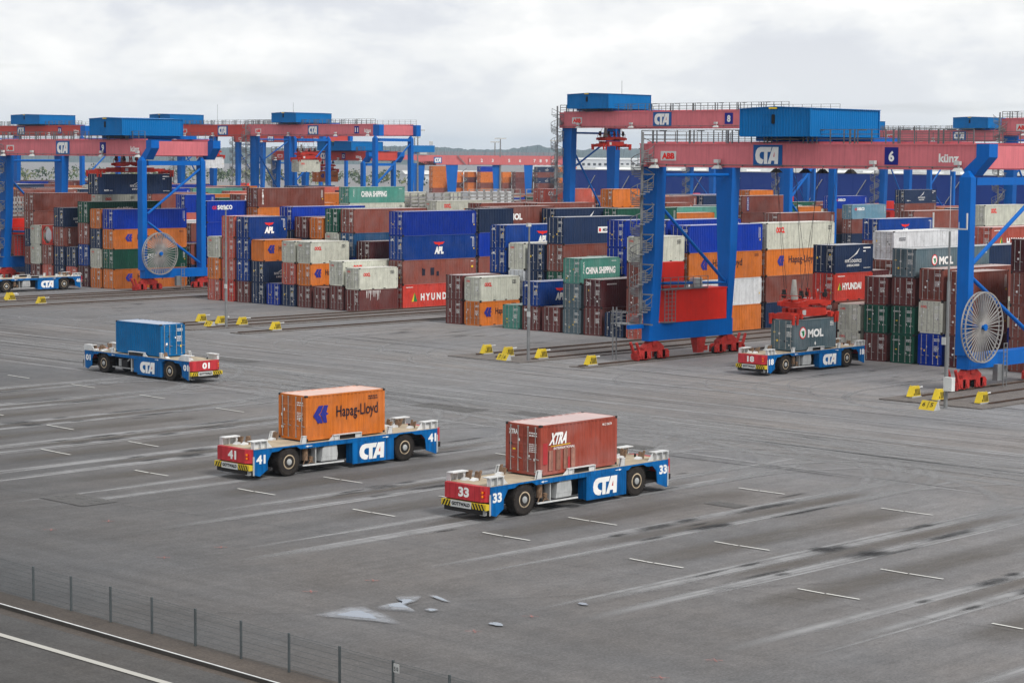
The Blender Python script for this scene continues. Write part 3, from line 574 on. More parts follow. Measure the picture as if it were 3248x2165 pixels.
def L_xtra(m,S,L):
    text(m,'XTRA',S,-L/2+.62,1.52,1.35,.62,0,.05,shear=.35); text(m,'INTERNATIONAL',S,-L/2+1.0,1.26,1.65,.13,0,.01,shear=.2); poly(m,S,[(-L/2+.8,1.43),(-L/2+2.3,1.47),(-L/2+2.3,1.50),(-L/2+.8,1.46)],5)
    text(m,'MLCI 206374',S,L/2-1.2,2.17,.75,.13,0,.005)
def L_01(m,S,L):
    poly(m,S,[(L/2-.95,1.75),(L/2-.5,1.75),(L/2-.5,2.3),(L/2-.95,2.3)],0); poly(m,OFF(S,.004),[(L/2-.85,1.9),(L/2-.62,1.9),(L/2-.62,2.2),(L/2-.85,2.2)],1); 
def dtext(s,mi,h=.2,w=.75,bold=.04):
    def f(m,S): text(m,s,S,-1.0,2.02,w,h,mi,bold)
    return f
# name: (paint, side lettering, door lettering, description)
T={
'brown':(BROWN,L_bars,None,'brown container'),'dbrown':(DBROWN,None,None,'dark brown container'),'maroon':(MAROON,None,None,'dark maroon container'),
'maroonc':(MAROON,None,dtext('CAI',0,.22,.6),'maroon container, white door lettering'),'orange':(ORANGE,None,None,'plain orange container'),'hapag':(ORANGE,L_hapag,None,'orange container, dark lettering'),
'hapagf':(ORANGE,L_hapag,None,'orange container, closed end forward'),'oocl':(GREY,L_oocl,dtext('OOCL',2,.2,.62),'pale grey container'),'apl':(APLB,L_apl,dtext('APL',0,.24,.6,.06),'blue container, red eagle'),
'apld':(APLB,L_bars,dtext('APL',0,.24,.6,.06),'royal blue container'),'apls':(BLUE,L_bars,None,'deep blue container'),'aplb':(BLUE,L_bars,None,'plain deep blue container'),'aplold':(OLDB,None,dtext('APL',0,.24,.6,.06),'faded blue container'),
'blue':(BLUE,L_bars,None,'vivid blue container'),'navy':(NAVY,None,None,'navy container'),'nyk':(NAVY,L_nyk,None,'navy container, white wing'),'nykd':(NAVY,None,None,'dark navy container'),
'salmon':(SALMON,L_bars,None,'salmon red container'),'hyun':(RED,L_hyun,None,'bright red container'),'hyunb':(SALMON,L_hyun,None,'faded red container, green triangle'),'china':(TEAL,L_china,None,'teal container, white lettering'),
'teal':(TEAL,None,None,'plain teal container'),'tealblue':(TEALB,None,None,'petrol blue container'),'capital':(GREEN,L_cap,dtext('CAPITAL',0,.13,.8,.01),'dark green container'),'mol':(SLATE,L_mol,None,'slate grey container, round emblem'),
'mold':(SLATE,None,None,'slate grey container'),'molb':(BROWN,L_mol,None,'brown container, round emblem'),'triton':(BROWN,L_triton,None,'brown container, upright lettering'),'cronos':(BROWN,L_cronos,None,'brown container, blue upright strip'),
'cai':(SALMON,L_cai,dtext('CAI',0,.18,.4),'salmon container, white lettering'),'seaco':(BLUE,L_seaco,None,'blue container, white lowercase lettering'),'seacot':(STEELB,L_seaco,None,'steel blue container'),'zim':(MAROON,L_zim,dtext('ZIM',0,.3,.75,.05),'maroon container, large door letters'),
'dbrownt':(DBROWN,None,dtext('tex',0,.3,.55,.05),'dark brown container, lowercase letters'),'dbrownd':(DBROWN,L_drip,None,'brown container, white drip stains'),'brownp':(BROWN,L_patch,None,'brown container, dark repair patches'),
'white':(WHITE,L_white,None,'white container'),'white2':(WHITE,L_bars,None,'dull white container'),'whiteh':(WHITE,L_whiteh,None,'white container, dark lettering'),'misc':(NAVY,L_misc,None,'navy container, white name board'),
'rack':(RODM,None,None,'steel rack'),'tank':(RED,None,None,'tank container'),
'evergreen':(EVG,L_ever,None,'green container, slanting white band'),'xtra':(cpaint('brick_red',(.32,.065,.042),fade=.5,rust=.12),L_xtra,dtext('XTRA',0,.26,.62,.04),''),'agv01':(CYANB,L_01,None,''),
}
MC={}
def stick(m,S,seed):
    """small labels and stencilled lines on a pair of doors"""
    R=random.Random(seed)
    for i in range(5):
        u=R.uniform(.12,.75) if i%2 else R.uniform(-.98,-.35); v=R.uniform(.35,1.7); a=R.uniform(.08,.20); b=R.uniform(.07,.18); poly(m,S,[(u,v),(u+a,v),(u+a,v+b),(u,v+b)],R.choice([0,0,0,5,1]))
    tiny(m,S,.42,2.12,.55,.07,0,rows=2,seed=seed); tiny(m,S,.42,1.55,.5,.05,0,rows=5,seed=seed+1)
def cmeshes(t,L,full):
    k=(t,L,full)
    if k in MC: return MC[k]
    pm,fs,fd,_=T[t]; r={}
    flip=t=='hapagf'
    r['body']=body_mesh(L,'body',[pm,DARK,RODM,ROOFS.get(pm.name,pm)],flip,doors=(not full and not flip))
    S=face('+x',CW/2+.004)
    if fs: m=MB(); fs(m,S,L); r['lettering']=m.mesh('lettering',INKS)
    if full and not flip:
        for s in (-1,1):
            m=MB(); door_geo(m,s,-L/2); r['door%d'%s]=m.mesh('door',[pm])
        m=MB(); m.tube((0,-L/2-.008,.14),(0,-L/2-.008,CH-.1),.026,6); m.box(-.05,-L/2-.02,.13,.05,-L/2+.02,.2); m.box(-.05,-L/2-.02,CH-.17,.05,-L/2+.02,CH-.1); m.bar((-.02,-L/2-.03,.85),(.26,-L/2-.03,.80),.035); r['rod']=m.mesh('lock_rod',[RODM])
    if not flip:
        D=face('-y',-L/2+.003); m=MB(); stick(m,D,hash(t)%97 if False else len(t)*7+ord(t[0]))
        if fd: fd(m,D)
        r['door_lettering']=m.mesh('door_lettering',INKS)
    MC[k]=r; return r
def container(t,loc,L,H=2.591,full=True,label=None,rz=0,group='stacked shipping containers'):
    r=cmeshes(t,L,full)
    if full:
        e=empty('shipping_container',loc,rz); e.scale=(1,1,(H-.012)/CH)
        link('body',r['body'],e)
        if 'rod' in r:
            for s in (-1,1):
                d=link('door',r['door%d'%s],e)
                for q in (.34,.86): link('lock_rod',r['rod'],d,(s*q,0,0))
        if 'lettering' in r: link('lettering',r['lettering'],e)
        if 'door_lettering' in r: link('door_lettering',r['door_lettering'],e)
    else:
        e=link('shipping_container',r['body'],None,loc); e.rotation_euler=(0,0,rz); e.scale=(1,1,(H-.012)/CH)
        if 'lettering' in r: link('lettering',r['lettering'],e)
    tag(e,label,'container',group); return e
def colx(n,k): return -165.05-46.6*(n-7)+2.875*k
ORD='first second third fourth fifth sixth seventh eighth ninth tenth eleventh twelfth thirteenth fourteenth fifteenth sixteenth seventeenth eighteenth nineteenth twentieth'.split()
NUM={5:'five',6:'six',7:'seven',8:'eight',9:'nine',10:'ten',11:'eleven',12:'twelve',13:'thirteen'}
STK=[]
RK=['grey steel rack high on the stacks left of the left crane leg','nearer grey steel rack left of the white lettered container','middle grey steel rack on the far stacks','grey steel rack further back under the rail crane','farthest grey steel rack beside the salmon container']
def rack(x,y,z,L,H):
    e=empty('flat_rack',(x,y,z),0,RK.pop(0),'flat rack'); 
    for i in range(4):
        m=MB(); zz=i*.62; m.box(-1.2,-L/2,zz,-1.05,L/2,zz+.28); m.box(1.05,-L/2,zz,1.2,L/2,zz+.28)
        for j in range(9): yy=-L/2+.1+(L-.3)*j/8; m.box(-1.05,yy,zz+.05,1.05,yy+.14,zz+.2)
        m.build('deck_frame',RODM,e)
    m=MB()
    for j in range(7):
        yy=-L/2+.1+(L-.3)*j/6
        for a in (-1.12,1.12): m.bar((a,yy,0),(a,yy,H),.16)
    m.build('post',RODM,e); m=MB(); m.box(-1.2,-L/2,H-.1,-1.05,L/2,H); m.box(1.05,-L/2,H-.1,1.2,L/2,H); m.build('top_rail',RODM,e)
for ln in DATA.strip().split('\n'):
    a=ln.split(','); n=int(a[0]); kk=float(a[1]) if n==0 else int(a[1])
    STK.append((n,kk,float(a[2]),6.058 if a[3]=='0' else 12.192,float(a[4]),list(zip(a[5].split()[0::2],a[5].split()[1::2]))))
rank={}
for key in set((s[0],s[1]) for s in STK if s[0]):
    for i,s in enumerate(sorted([s for s in STK if (s[0],s[1])==key],key=lambda s:s[2])): rank[id(s)]=i
fill={}
used=set()
wallc=0
for s in STK:
    n,k,y,L,H,ty=s; nt_=len(ty)
    if n==0: wallc+=1
    x=(colx(n,k) if n else k)+CW/2
    for i,c in enumerate(ty):
        code,t=c; z=(nt_-1-i)*H
        if code=='0':
            fill.setdefault(T[t][0].name,[]).append((x,y,z,L,H)); continue
        tp='lone' if nt_==1 else 'top' if i==0 else 'bottom' if i==nt_-1 else ('second' if i==1 else 'third' if i==2 else 'fourth')+' down'
        if n: lab='%s, %s in %s stack, %s row, block %s'%(T[t][3],tp,ORD[k],ORD[rank[id(s)]] if rank[id(s)] else 'front',NUM[n])
        else: lab='distant %s, %s of the %s stack behind the rail crane'%(T[t][3],tp,ORD[wallc-1])
        while len(lab.split())>16: lab=lab.replace(' container,','',1) if ' container,' in lab else lab.replace(' in ',' ',1)
        if lab in used: print('DUP',lab)
        used.add(lab)
        if t=='tank': tank_at=(x,y+L/2,z,L,H,lab); continue
        if t=='rack': rack(x,y+L/2,z,L,H); continue
        container(t,(x,y+L/2,z),L,H,code=='2',lab)
# everything stacked beyond the three hundred that show: one object
m=MB(); mats=[]
for nm,lst in fill.items():
    mats.append(bpy.data.materials[nm]); mi=len(mats)-1
    for x,y,z,L,H in lst:
        m.box(x-1.19,y+.05,z+.10,x+1.19,y+L-.05,z+H-.06,mi)
        for a in (-1.219,1.119):
            for b in (y,y+L-.12): m.box(x+a,b,z+.0,x+a+.1,b+.12,z+H-.02,mi)
            m.box(x+a,y+.12,z+H-.12,x+a+.1,y+L-.12,z+H-.02,mi); m.box(x+a,y+.12,z,x+a+.1,y+L-.12,z+.12,mi)
fo=m.build('shipping_containers',mats); tag(fo,'mass of further shipping containers filling the rows behind and below','containers',None,'stuff')
# tank container in a red frame
x,y,z,L,H,lab=tank_at
e=empty('tank_container',(x,y,z),0,lab.replace('salmon red',''),'tank container')
e['label']='tank container with red end frame, top of third stack in block nine'
m=MB(); h=L/2
for a in (-1.16,1.16):
    for b in (-h+.06,h-.06): m.bar((a,b,0),(a,b,H-.02),.14)
    m.bar((a,-h,.08),(a,h,.08),.12); m.bar((a,-h,H-.08),(a,h,H-.08),.1)
for b in (-h+.06,h-.06):
    m.bar((-1.16,b,.1),(1.16,b,.1),.16); m.bar((-1.16,b,H-.1),(1.16,b,H-.1),.16)
    for a,c in ((-1,0),(1,0),(-1,1),(1,1)): m.bar((a*1.16,b,(H-.75) if c else .75),(a*.55,b,(H-.15) if c else .15),.22)
m.build('end_frame',RED,e)
m=MB(); m.lathe([(-h+.2,.25),(-h+.25,.75),(-h+.42,1.02),(-h+.6,1.08),(h-.6,1.08),(h-.42,1.02),(h-.25,.75),(h-.2,.25)],(0,0,H/2),'y',20); m.build('tank',WHITE,e,True)
# ---------------------------------------------------------------- gantry cranes
PINK=paint('faded_crane_red',(.62,.172,.195),rough=.5,var=.10,scale=.5,objvar=.04,streak=.15,rust=.05); OLDR=paint('crane_red',(.52,.070,.055),rough=.5,var=.08,scale=.5,objvar=.05,streak=.1)
CBL=paint('crane_blue',(.000,.112,.44),rough=.42,var=.09,scale=.35,objvar=.03,streak=.10); HBL=paint('house_blue',(.000,.150,.43),rough=.45,var=.07,scale=.4,objvar=.03,streak=.08)
BOGR=paint('bogie_red',(.40,.035,.03),rough=.5,var=.3,rust=.35,scale=1.6); SPR=paint('spreader_red',(.46,.035,.022),rough=.45,var=.3,rust=.25,scale=1.5); EBOX=paint('electrical_house_red',(.80,.035,.022),rough=.45,var=.08,streak=.06)
RAILM=paint('dark_rail_steel',(.15,.155,.16),rough=.55,var=.2,metal=.2,objvar=.05)
GALV=paint('galvanised_steel',(.21,.215,.22),rough=.5,var=.2,metal=.25,objvar=.05); GRN=paint('pale_grey_paint',(.55,.56,.55),rough=.5,var=.15,rust=.1); REEL=paint('weathered_reel_steel',(.36,.345,.33),rough=.5,var=.25,rust=.2,metal=.3)
PLB=paint('sign_blue',(.008,.10,.33),rough=.4,var=.05); PLN=paint('sign_navy',(.010,.015,.20),rough=.4,var=.05)
AGR_=paint('basket_grey',(.36,.35,.32),rough=.6,var=.3,rust=.3)
CABLE=paint('wire_rope',(.03,.03,.032),rough=.6,var=.1)
WH=(('pink',PINK),('red',OLDR))
def bogie(e,x,y,mirror=1):
    """equaliser beam over two wheel trucks, with buffer arms on the outer end"""
    m=MB(); s=mirror
    m.prism([(y-1.35,.95),(y-1.35,1.25),(y-.55,1.75),(y+.55,1.75),(y+1.35,1.25),(y+1.35,.95),(y+.6,.85),(y-.6,.85)],x-.32,x+.32,'x')
    m.box(x-.42,y-.3,1.35,x+.42,y+.3,1.8)
    b=m.build('bogie',BOGR,e)
    for d in (-1.25,1.25):
        m=MB(); m.prism([(y+d-.75,.25),(y+d-.75,.8),(y+d-.5,1.0),(y+d+.5,1.0),(y+d+.75,.8),(y+d+.75,.25)],x-.40,x-.22,'x'); m.prism([(y+d-.75,.25),(y+d-.75,.8),(y+d-.5,1.0),(y+d+.5,1.0),(y+d+.75,.8),(y+d+.75,.25)],x+.22,x+.40,'x'); m.box(x-.4,y+d-.18,.2,x+.4,y+d+.18,.95)
        for q in (-.42,.42): m.tube((x+.40,y+d+q,.5),(x+.46,y+d+q,.5),.17,10)
        m.build('wheel_truck',BOGR,b)
        m=MB()
        for q in (-.42,.42): m.tube((x-.12,y+d+q,.46),(x+.12,y+d+q,.46),.33,18)
        m.build('wheel',DARK,b)
    m=MB(); Y=y-s*2.05
    for q in (-.35,.35): m.bar((x+q,Y,.75),(x+q,Y-s*.35,1.55),.2); m.tube((x+q,Y-s*.35,1.5),(x+q,Y-s*.45,1.75),.13,8)
    m.box(x-.5,min(Y,Y-s*.2),.55,x+.5,max(Y,Y-s*.2),.75); m.frus((x-.35,min(Y,Y-s*.25),x+.35,max(Y,Y-s*.25)),.15,(x-.45,min(Y,Y-s*.3),x+.45,max(Y,Y-s*.3)),.6)
    m.build('buffer_arm',BOGR,b)
def taper(m,x0,x1t,y0t,y1t,zt,wb,y0b,y1b,zb,mi=0):
    """leg: +x face upright at x1t, the rest narrows to the foot, with a knee"""
    zk=zb+(zt-zb)*.42; k=.35
    m.frus((x1t-wb,y0b,x1t,y1b),zb,(x1t-(wb+(x1t-x0-wb)*.55),y0b+(y0t-y0b)*.6,x1t,y1b+(y1t-y1b)*.6),zk,mi)
    m.frus((x1t-(wb+(x1t-x0-wb)*.55),y0b+(y0t-y0b)*.6,x1t,y1b+(y1t-y1b)*.6),zk,(x0,y0t,x1t,y1t),zt,mi)
def rail_line(m,p,q,h=1.05,step=1.5,n=3,w=.045,post=.055):
    p=Vector(p);q=Vector(q);L=(q-p).length;k=max(1,int(round(L/step)))
    for i in range(k+1):
        a=p.lerp(q,i/k); m.bar(a,a+Vector((0,0,h)),post)
    for j in range(n):
        z=h*(j+1)/n; m.bar(p+Vector((0,0,z)),q+Vector((0,0,z)),w)
def spiral(e,cx,cy,z0,z1,r=1.0,pitch=2.65,ex=1):
    m=MB(); m.tube((cx,cy,z0),(cx,cy,z1+1.1),.13,8)
    n=int((z1-z0)/.19); st=.19/pitch*2*PI
    for i in range(n):
        z=z0+i*.19; a=i*st+PI*.9
        if i%14==0: m.box(cx+.1,cy-.07,z-.05,cx+r+.4,cy+.07,z+.06)
        p=[(cx+.11*math.cos(a),cy+.11*math.sin(a)),(cx+r*math.cos(a),cy+r*math.sin(a)),(cx+r*math.cos(a+.56),cy+r*math.sin(a+.56)),(cx+.11*math.cos(a+.56),cy+.11*math.sin(a+.56))]
        m.prism(p,z-.07,z+.03,'z')
    o=m.build('spiral_stair',GALV,e)
    m=MB(); pr=None
    for i in range(n):
        z=z0+i*.19; a=i*st+PI*.9+.28
        p=Vector((cx+(r+.02)*math.cos(a),cy+(r+.02)*math.sin(a),z+1.0)); q=p-Vector((0,0,.5))
        if pr is not None: m.bar(pr,p,.06); m.bar(pq,q,.035)
        if i%2==0: m.bar(p,p-Vector((0,0,1.0)),.045)
        pr=p; pq=q
    m.build('handrail',GALV,o)
def machinery(e,x0,x1,y0,y1,z0,z1,door=True):
    m=MB()
    def wall(a,b,fix,ax,s,zf):
        cl=corr_line(a,b,.30,depth=.05); vs=[]
        for t,d in cl:
            zz=zf(t)
            vs+=[(t,fix+s*d,z0),(t,fix+s*d,zz)] if ax=='y' else [(fix-s*d if False else fix+s*d,t,z0),(fix+s*d,t,zz)]
        m.add(vs,[(2*i,2*i+2,2*i+3,2*i+1) for i in range(len(cl)-1)])
    xc=(x0+x1)/2; ridge=lambda t:z1+.14*(1-abs(t-xc)/((x1-x0)/2))
    wall(x0,x1,y0,'y',1,ridge); wall(x0,x1,y1,'y',-1,ridge); wall(y0,y1,x1,'x',-1,lambda t:z1); wall(y0,y1,x0,'x',1,lambda t:z1)
    m.prism([(x0-.1,z1-.0),(xc,z1+.14),(x1+.1,z1),(x1+.1,z1+.05),(xc,z1+.20),(x0-.1,z1+.05)],y0-.12,y1+.12,'y')
    for x in (x0,x1):
        for y in (y0,y1): m.box(x-.06,y-.06,z0,x+.06,y+.06,z1)
    m.box(x0,y0,z0-.05,x1,y1,z0)
    o=m.build('machinery_house',HBL,e)
    m=MB(); u=x0+(x1-x0)*.45; m.prism([(u+.02,z0+1.05),(u+.1,z0+1.0),(u+.28,z0+1.0),(u+.36,z0+1.05),(u+.36,z0+1.7),(u+.28,z0+1.78),(u+.1,z0+1.78),(u+.02,z0+1.7)],y0-.05,y0+.03,'y'); m.build('porthole',BLACK,o)
    m=MB(); m.box(u-.2,y0-.14,z1-.02,u+.6,y0-.03,z1+.12); m.build('lamp',INKY,o)
    m=MB()
    for z in (z0+1.85,z0+.9,z0+.4): m.bar((u-1.0,y0-.12,z),(u+.1,y0-.12,z),.05)
    m.bar((u-1.0,y0-.12,z0+.4),(u-1.0,y0-.12,z0+.9),.05); m.build('ladder_rung',HBL,o)
    return o
def spreader(e,x,y,z,L,cab_top,xs=1.6,ys=2.2,closed=True):
    """telescopic spreader with its head block; z = top of the container it grips"""
    m=MB(); h=L/2
    m.box(x-.32,y-h*.62,z+.22,x-.05,y+h*.62,z+.86); m.box(x+.05,y-h*.62,z+.22,x+.32,y+h*.62,z+.86); m.box(x-.6,y-1.5,z+.3,x+.6,y+1.5,z+.80)
    m.box(x+.60,y-1.9,z+.22,x+.95,y+1.9,z+.92); m.box(x-.95,y-1.9,z+.22,x-.60,y+1.9,z+.92)
    if L>7: m.box(x-.28,y-h+.4,z+.3,x+.28,y+h-.4,z+.7)
    for s in (-1,1):
        ye=y+s*(h-.15); m.frus((x-1.2,ye-.16,x+1.2,ye+.16),z+.03,(x-.9,ye-.14,x+.9,ye+.14),z+.48)
        m.frus((x-1.0,min(ye,ye-s*1.2),x+1.0,max(ye,ye-s*1.2)),z+.30,(x-.7,min(ye,ye-s*.9),x+.7,max(ye,ye-s*.9)),z+.56)
    sp=m.build('spreader',SPR,e)
    m=MB()
    for s in (-1,1):
        for q in (-1,1):
            m.prism([(z+.45,0),(z+.55,s*.25),(z+.1,s*.32),(z-.42,s*.22),(z-.42,s*.10),(z+.1,s*.05)] if False else [(y+s*(h+.02),z+.5),(y+s*(h+.30),z+.5),(y+s*(h+.22),z-.40),(y+s*(h+.06),z-.40)],x+q*1.2-.09,x+q*1.2+.09,'x')
            m.box(x+q*1.1-.1,y+s*(h-.9)-.1,z+.1,x+q*1.35+.02,y+s*(h-.9)+.14,z+.5) if q>0 else None
            m.prism([(x+q*1.22,z+.5),(x+q*1.42,z+.5),(x+q*1.36,z-.40),(x+q*1.24,z-.40)],y+s*(h-.3)-.09,y+s*(h-.3)+.09,'y')
    m.build('flipper_arm',SPR,sp)
    m=MB(); m.box(x-1.1,y-1.9,z+1.0,x+1.1,y-1.55,z+1.42); m.box(x-1.1,y+1.55,z+1.0,x+1.1,y+1.9,z+1.42)
    for q in (-1,1): m.prism([(y-2.4,z+1.12),(y-1.2,z+1.05),(y-.7,z+1.28),(y+.7,z+1.28),(y+1.2,z+1.05),(y+2.4,z+1.12),(y+2.4,z+1.45),(y+.9,z+1.62),(y-.9,z+1.62),(y-2.4,z+1.45)],x+q*.95-.14,x+q*.95+.14,'x')
    for a in (-.9,.9):
        for b in (-1.7,-.5,.5,1.7): m.bar((x+a,y+b,z+1.5),(x+a*.9,y+b*.9,z+2.5),.09); m.bar((x+a,y+b+.3,z+1.55),(x+a*.9,y+b*.9,z+2.5),.06)
    hb=m.build('head_block',SPR,sp)
    for a in (-.9,.9):
        for b in (-1.7,1.7):
            m=MB(); m.tube((x+a-.10,y+b,z+2.0),(x+a+.10,y+b,z+2.0),.25,14); m.box(x+a-.14,y+b-.1,z+2.0,x+a+.14,y+b+.1,z+2.45); m.build('sheave',DARK,hb)
    m=MB(); m.tube((x-.45,y-.9,z+1.6),(x-.45,y-.9,z+3.3),.36,16,r1=.17); m.build('cable_basket',AGR_,hb)
    m=MB(); m.bar((x-1.1,y-2.0,z+2.0),(x+1.1,y-2.0,z+2.0),.05); m.bar((x-1.1,y+2.0,z+2.0),(x+1.1,y+2.0,z+2.0),.05)
    for a in (-1.1,0,1.1):
        for b in (-2,2): m.bar((x+a,y+b,z+1.4),(x+a,y+b,z+2.0),.04)
    m.build('guard_rail',SPR,hb)
    m=MB(); m.box(x+.955,y-1.55,z+.35,x+.965,y-1.05,z+.78); m.build('label_plate',GRN,sp)
    m=MB()
    for a in (-1,1):
        for b in (-1,1):
            m.tube((x+a*.9,y+b*1.7,z+2.4),(x+a*xs*1.9,y+b*ys*.6,cab_top),.022,4,cap=False); m.tube((x+a*.8,y+b*1.5,z+2.4),(x+a*.8*xs,y+b*ys*1.5,cab_top),.022,4,cap=False)
    m.build('hoist_cable',CABLE,sp)
    return sp
def floodlight(e,x,y,z):
    m=MB(); m.box(x-.35,y-.45,z,x+.15,y-.1,z+.3); m.bar((x-.1,y-.25,z-.1),(x-.1,y,z-.1),.08); m.bar((x,y-.25,z-.2),(x,y-.25,z+.05),.08); m.frus((x-.5,y-.6,x+.35,y-.1),z-.5,(x-.3,y-.4,x+.2,y-.12),z-.22); m.build('floodlight',GRN,e)
def gantry(num,xL,xR,y,D,zb,zt,outer,red=PINK,house=None,label='',sill=(1.8,3.3),detail=2,ext=0.0,ctax=None,nx=None,mast=False):
    """portal crane: xL / xR are the +x faces of the left and right legs, y the near face of the near legs"""
    e=empty('gantry_crane',((xL+xR)/2,y+D/2,0),0,label,'crane','gantry cranes over the container blocks')
    ox,oy=(xL+xR)/2,y+D/2
    def B(): m=MB(); m.M=Matrix.Translation((-ox,-oy,0)); return m
    gl,gr=xL-1.7,xR+.0
    if outer: gl,gr=xL-2.2,xR-.6
    yn,yf=y-.45,y+D-.75   # girder near faces
    # girders -------------------------------------------------------
    for yy,nm in ((yn,'girder'),(yf,'girder')):
        m=B(); m.box(gl,yy,zb+.08,gr,yy+1.1,zt-.1); m.box(gl-.02,yy-.07,zt-.1,gr+.02,yy+1.17,zt); m.box(gl-.02,yy-.05,zb,gr+.02,yy+1.15,zb+.08); m.box(gl+.5,yy+.4,zt,gr-.5,yy+.55,zt+.16)
        if nm: g=m.build(nm,red,e)
        if yy==yn: near=g
    m=B()
    m.box(gr-1.15,yn+1.1,zb+.14,gr-.02,yf,zt-.14); eb=m.build('end_beam',red,e)
    m=B(); m.box(gl+.02,yn+1.1,zb+.14,gl+1.1,yf,zt-.14); m.build('end_beam',red,e)
    m=B(); m.tube((gl+1,yn-.12,zb+.22),(gr-1.2,yn-.12,zb+.22),.035,6)
    for i in range(int((gr-gl)/2.1)): m.box(gl+1+i*2.1,yn-.14,zb+.1,gl+1.06+i*2.1,yn,zb+.26)
    m.build('cable_conduit',RAILM,e)
    # signs -----------------------------------------------------------
    hgt=zt-zb; F=lambda u,v:(u-ox,yn-.062-oy,v)
    pw=hgt*1.48; ph=hgt*.88; cx=ctax if ctax is not None else xL+(xR-xL)*.36; z0=zb+.03+hgt*.06
    m=B(); m.box(cx,yn-.05,z0,cx+pw,yn-.003,z0+ph); sg=m.build('sign',PLB,near if False else e)
    m=MB(); cta(m,F,cx+pw*.075,z0+ph*.1,pw*.80,ph*.79); m.build('lettering',INKW,sg)
    m=MB(); cta_red(m,lambda u,v:(u-ox,yn-.066-oy,v),cx+pw*.075,z0+ph*.1,pw*.80,ph*.79,0); m.build('lettering',red,sg)
    nx=nx if nx is not None else xL+(xR-xL)*.755
    m=B(); m.box(nx,yn-.05,zb+hgt*.18,nx+hgt*.62,yn-.003,zb+hgt*.86); sn=m.build('sign',PLN,e)
    m=MB(); text(m,num,F,nx+hgt*(.19 if len(num)<2 else .10),zb+hgt*.30,hgt*(.26 if len(num)<2 else .42),hgt*.42,0,.04); m.build('lettering',INKW,sn)
    ax=xL+.74 if not outer else xL+.5
    m=B(); m.box(ax,yn-.05,zb+hgt*.27,ax+hgt*.84,yn-.003,zb+hgt*.67); sa=m.build('sign',GRN,e)
    m=MB(); text(m,'ABB',F,ax+hgt*.07,zb+hgt*.33,hgt*.70,hgt*.27,0,.06); m.build('lettering',INKR,sa)
    m=MB(); text(m,'künz',lambda u,v:(u-ox,yn-.012-oy,v),gr-1.55-hgt*.92,zb+hgt*.28,hgt*.90,hgt*.34,0,.035); m.build('lettering',INKW,e)
    # left legs ---------------------------------------------------------
    bt=sill[1]; wt=1.95 if not outer else 2.0
    m=B(); taper(m,xL-wt,xL,y,y+1.2,zb,.85,y-.75,y+.40,bt); m.build('leg',CBL,e)
    m=B(); taper(m,xL-wt,xL,y+D-1.2,y+D,zb,.85,y+D-1.75,y+D-.95,bt); m.build('leg',CBL,e)
    m=B(); m.prism([(y-.9,sill[0]+.0),(y-.9,sill[1]),(y+D-.8,sill[1]),(y+D-.8,sill[0])],xL-.86,xL-.0,'x'); m.build('sill_beam',CBL,e)
    m=B(); m.tube((xL-.5,y+1.1,zb-.75),(xL-.5,y+D-1.0,zb-.75),.16,10); m.build('tie_tube',CBL,e)
    m=B(); m.tube((xL-.4,y+.8,zb-3.4),(xL-.4,y+D-1.4,bt+3.3),.16,10); m.build('brace',CBL,e)
    m=B(); m.tube((xL-.4,y+.3,bt+3.6),(xL-.4,y+D-1.4,bt+3.3),.13,8); m.build('tie_tube',CBL,e)
    if outer: m=B(); m.tube((xL-.4,y+.8,zb-6.2),(xL-.4,y+D-1.4,zb-1.2),.15,8); m.build('brace',CBL,e)
    # right legs ----------------------------------------------------------
    lt=zb-.55
    for a in (y-1.2,y+D-2.0):
        m=B(); m.box(xR-1.05,a,sill[0]+1.0,xR,a+.75,lt); lg=m.build('leg',CBL,e)
        m=B(); m.frus((xR-1.0,a+.05,xR-.05,a+.7),lt,(xR-.62,a+.2,xR-.42,a+.55),zb-.05); m.tube((xR-.75,a+.37,zb-.3),(xR-.3,a+.37,zb-.3),.16,8); m.build('hinge',CBL,lg)
        yb=yn if a<y+2 else yf
        m=B()
        if outer: m.prism([(gr+1.0,zt),(gr-.9,zt),(gr-.9,zb+.02),(gr-.2,zb-.08),(gr+1.0,zb-.08)],yb-.09,yb+1.18,'y')
        else: m.prism([(gr,zt),(gr+1.15,zt),(gr+1.15,zt-1.05),(gr-.15,zb-.42),(gr-.85,zb-.42),(gr-1.15,zb),(gr,zt-1.05)],yb-.09,yb+1.18,'y')
        m.build('bracket',CBL,e)
    m=B(); m.prism([(y-.9,sill[0]-.1),(y-.9,sill[0]+1.05),(y+D-1.0,sill[0]+1.05),(y+D-1.0,sill[0]-.1)],xR-1.07,xR+.02,'x'); m.build('sill_beam',CBL,e)
    m=B(); m.box(xR-.8,y-.05,lt-.62,xR-.15,y+D-1.6,lt-.02); m.build('tie_beam',CBL,e)
    zn=sill[0]+(lt-sill[0])*.52
    m=B(); m.tube((xR-.4,y-.1,zn+.4),(xR-.4,y+D-1.6,lt-.9),.17,10); m.build('brace',CBL,e)
    m=B(); m.tube((xR-.4,y-.1,zn-.7),(xR-.4,y+D-1.7,sill[0]+1.5),.17,10); m.build('brace',CBL,e)
    # running gear ---------------------------------------------------------
    for xx in (xL-.45,xR-.5):
        m0=bogie_at(e,xx-ox,y+.0-oy,1); bogie_at(e,xx-ox,y+D-1.2-oy,-1)
    m=B(); m.frus((xL-.7,y+D*.52,xL-.2,y+D*.52+.9),.35,(xL-.85,y+D*.50,xL-.05,y+D*.50+1.3),1.75); m.box(xL-.6,y+D*.52+.9,.5,xL-.2,y+D*.52+1.5,.95); m.build('storm_brake',BOGR,e)
    # railings and stairs -------------------------------------------------
    m=B(); rail_line(m,(gl+.2,yn-.02,zt),(gr-.3,yn-.02,zt),1.15,1.35,3,.05,.075)
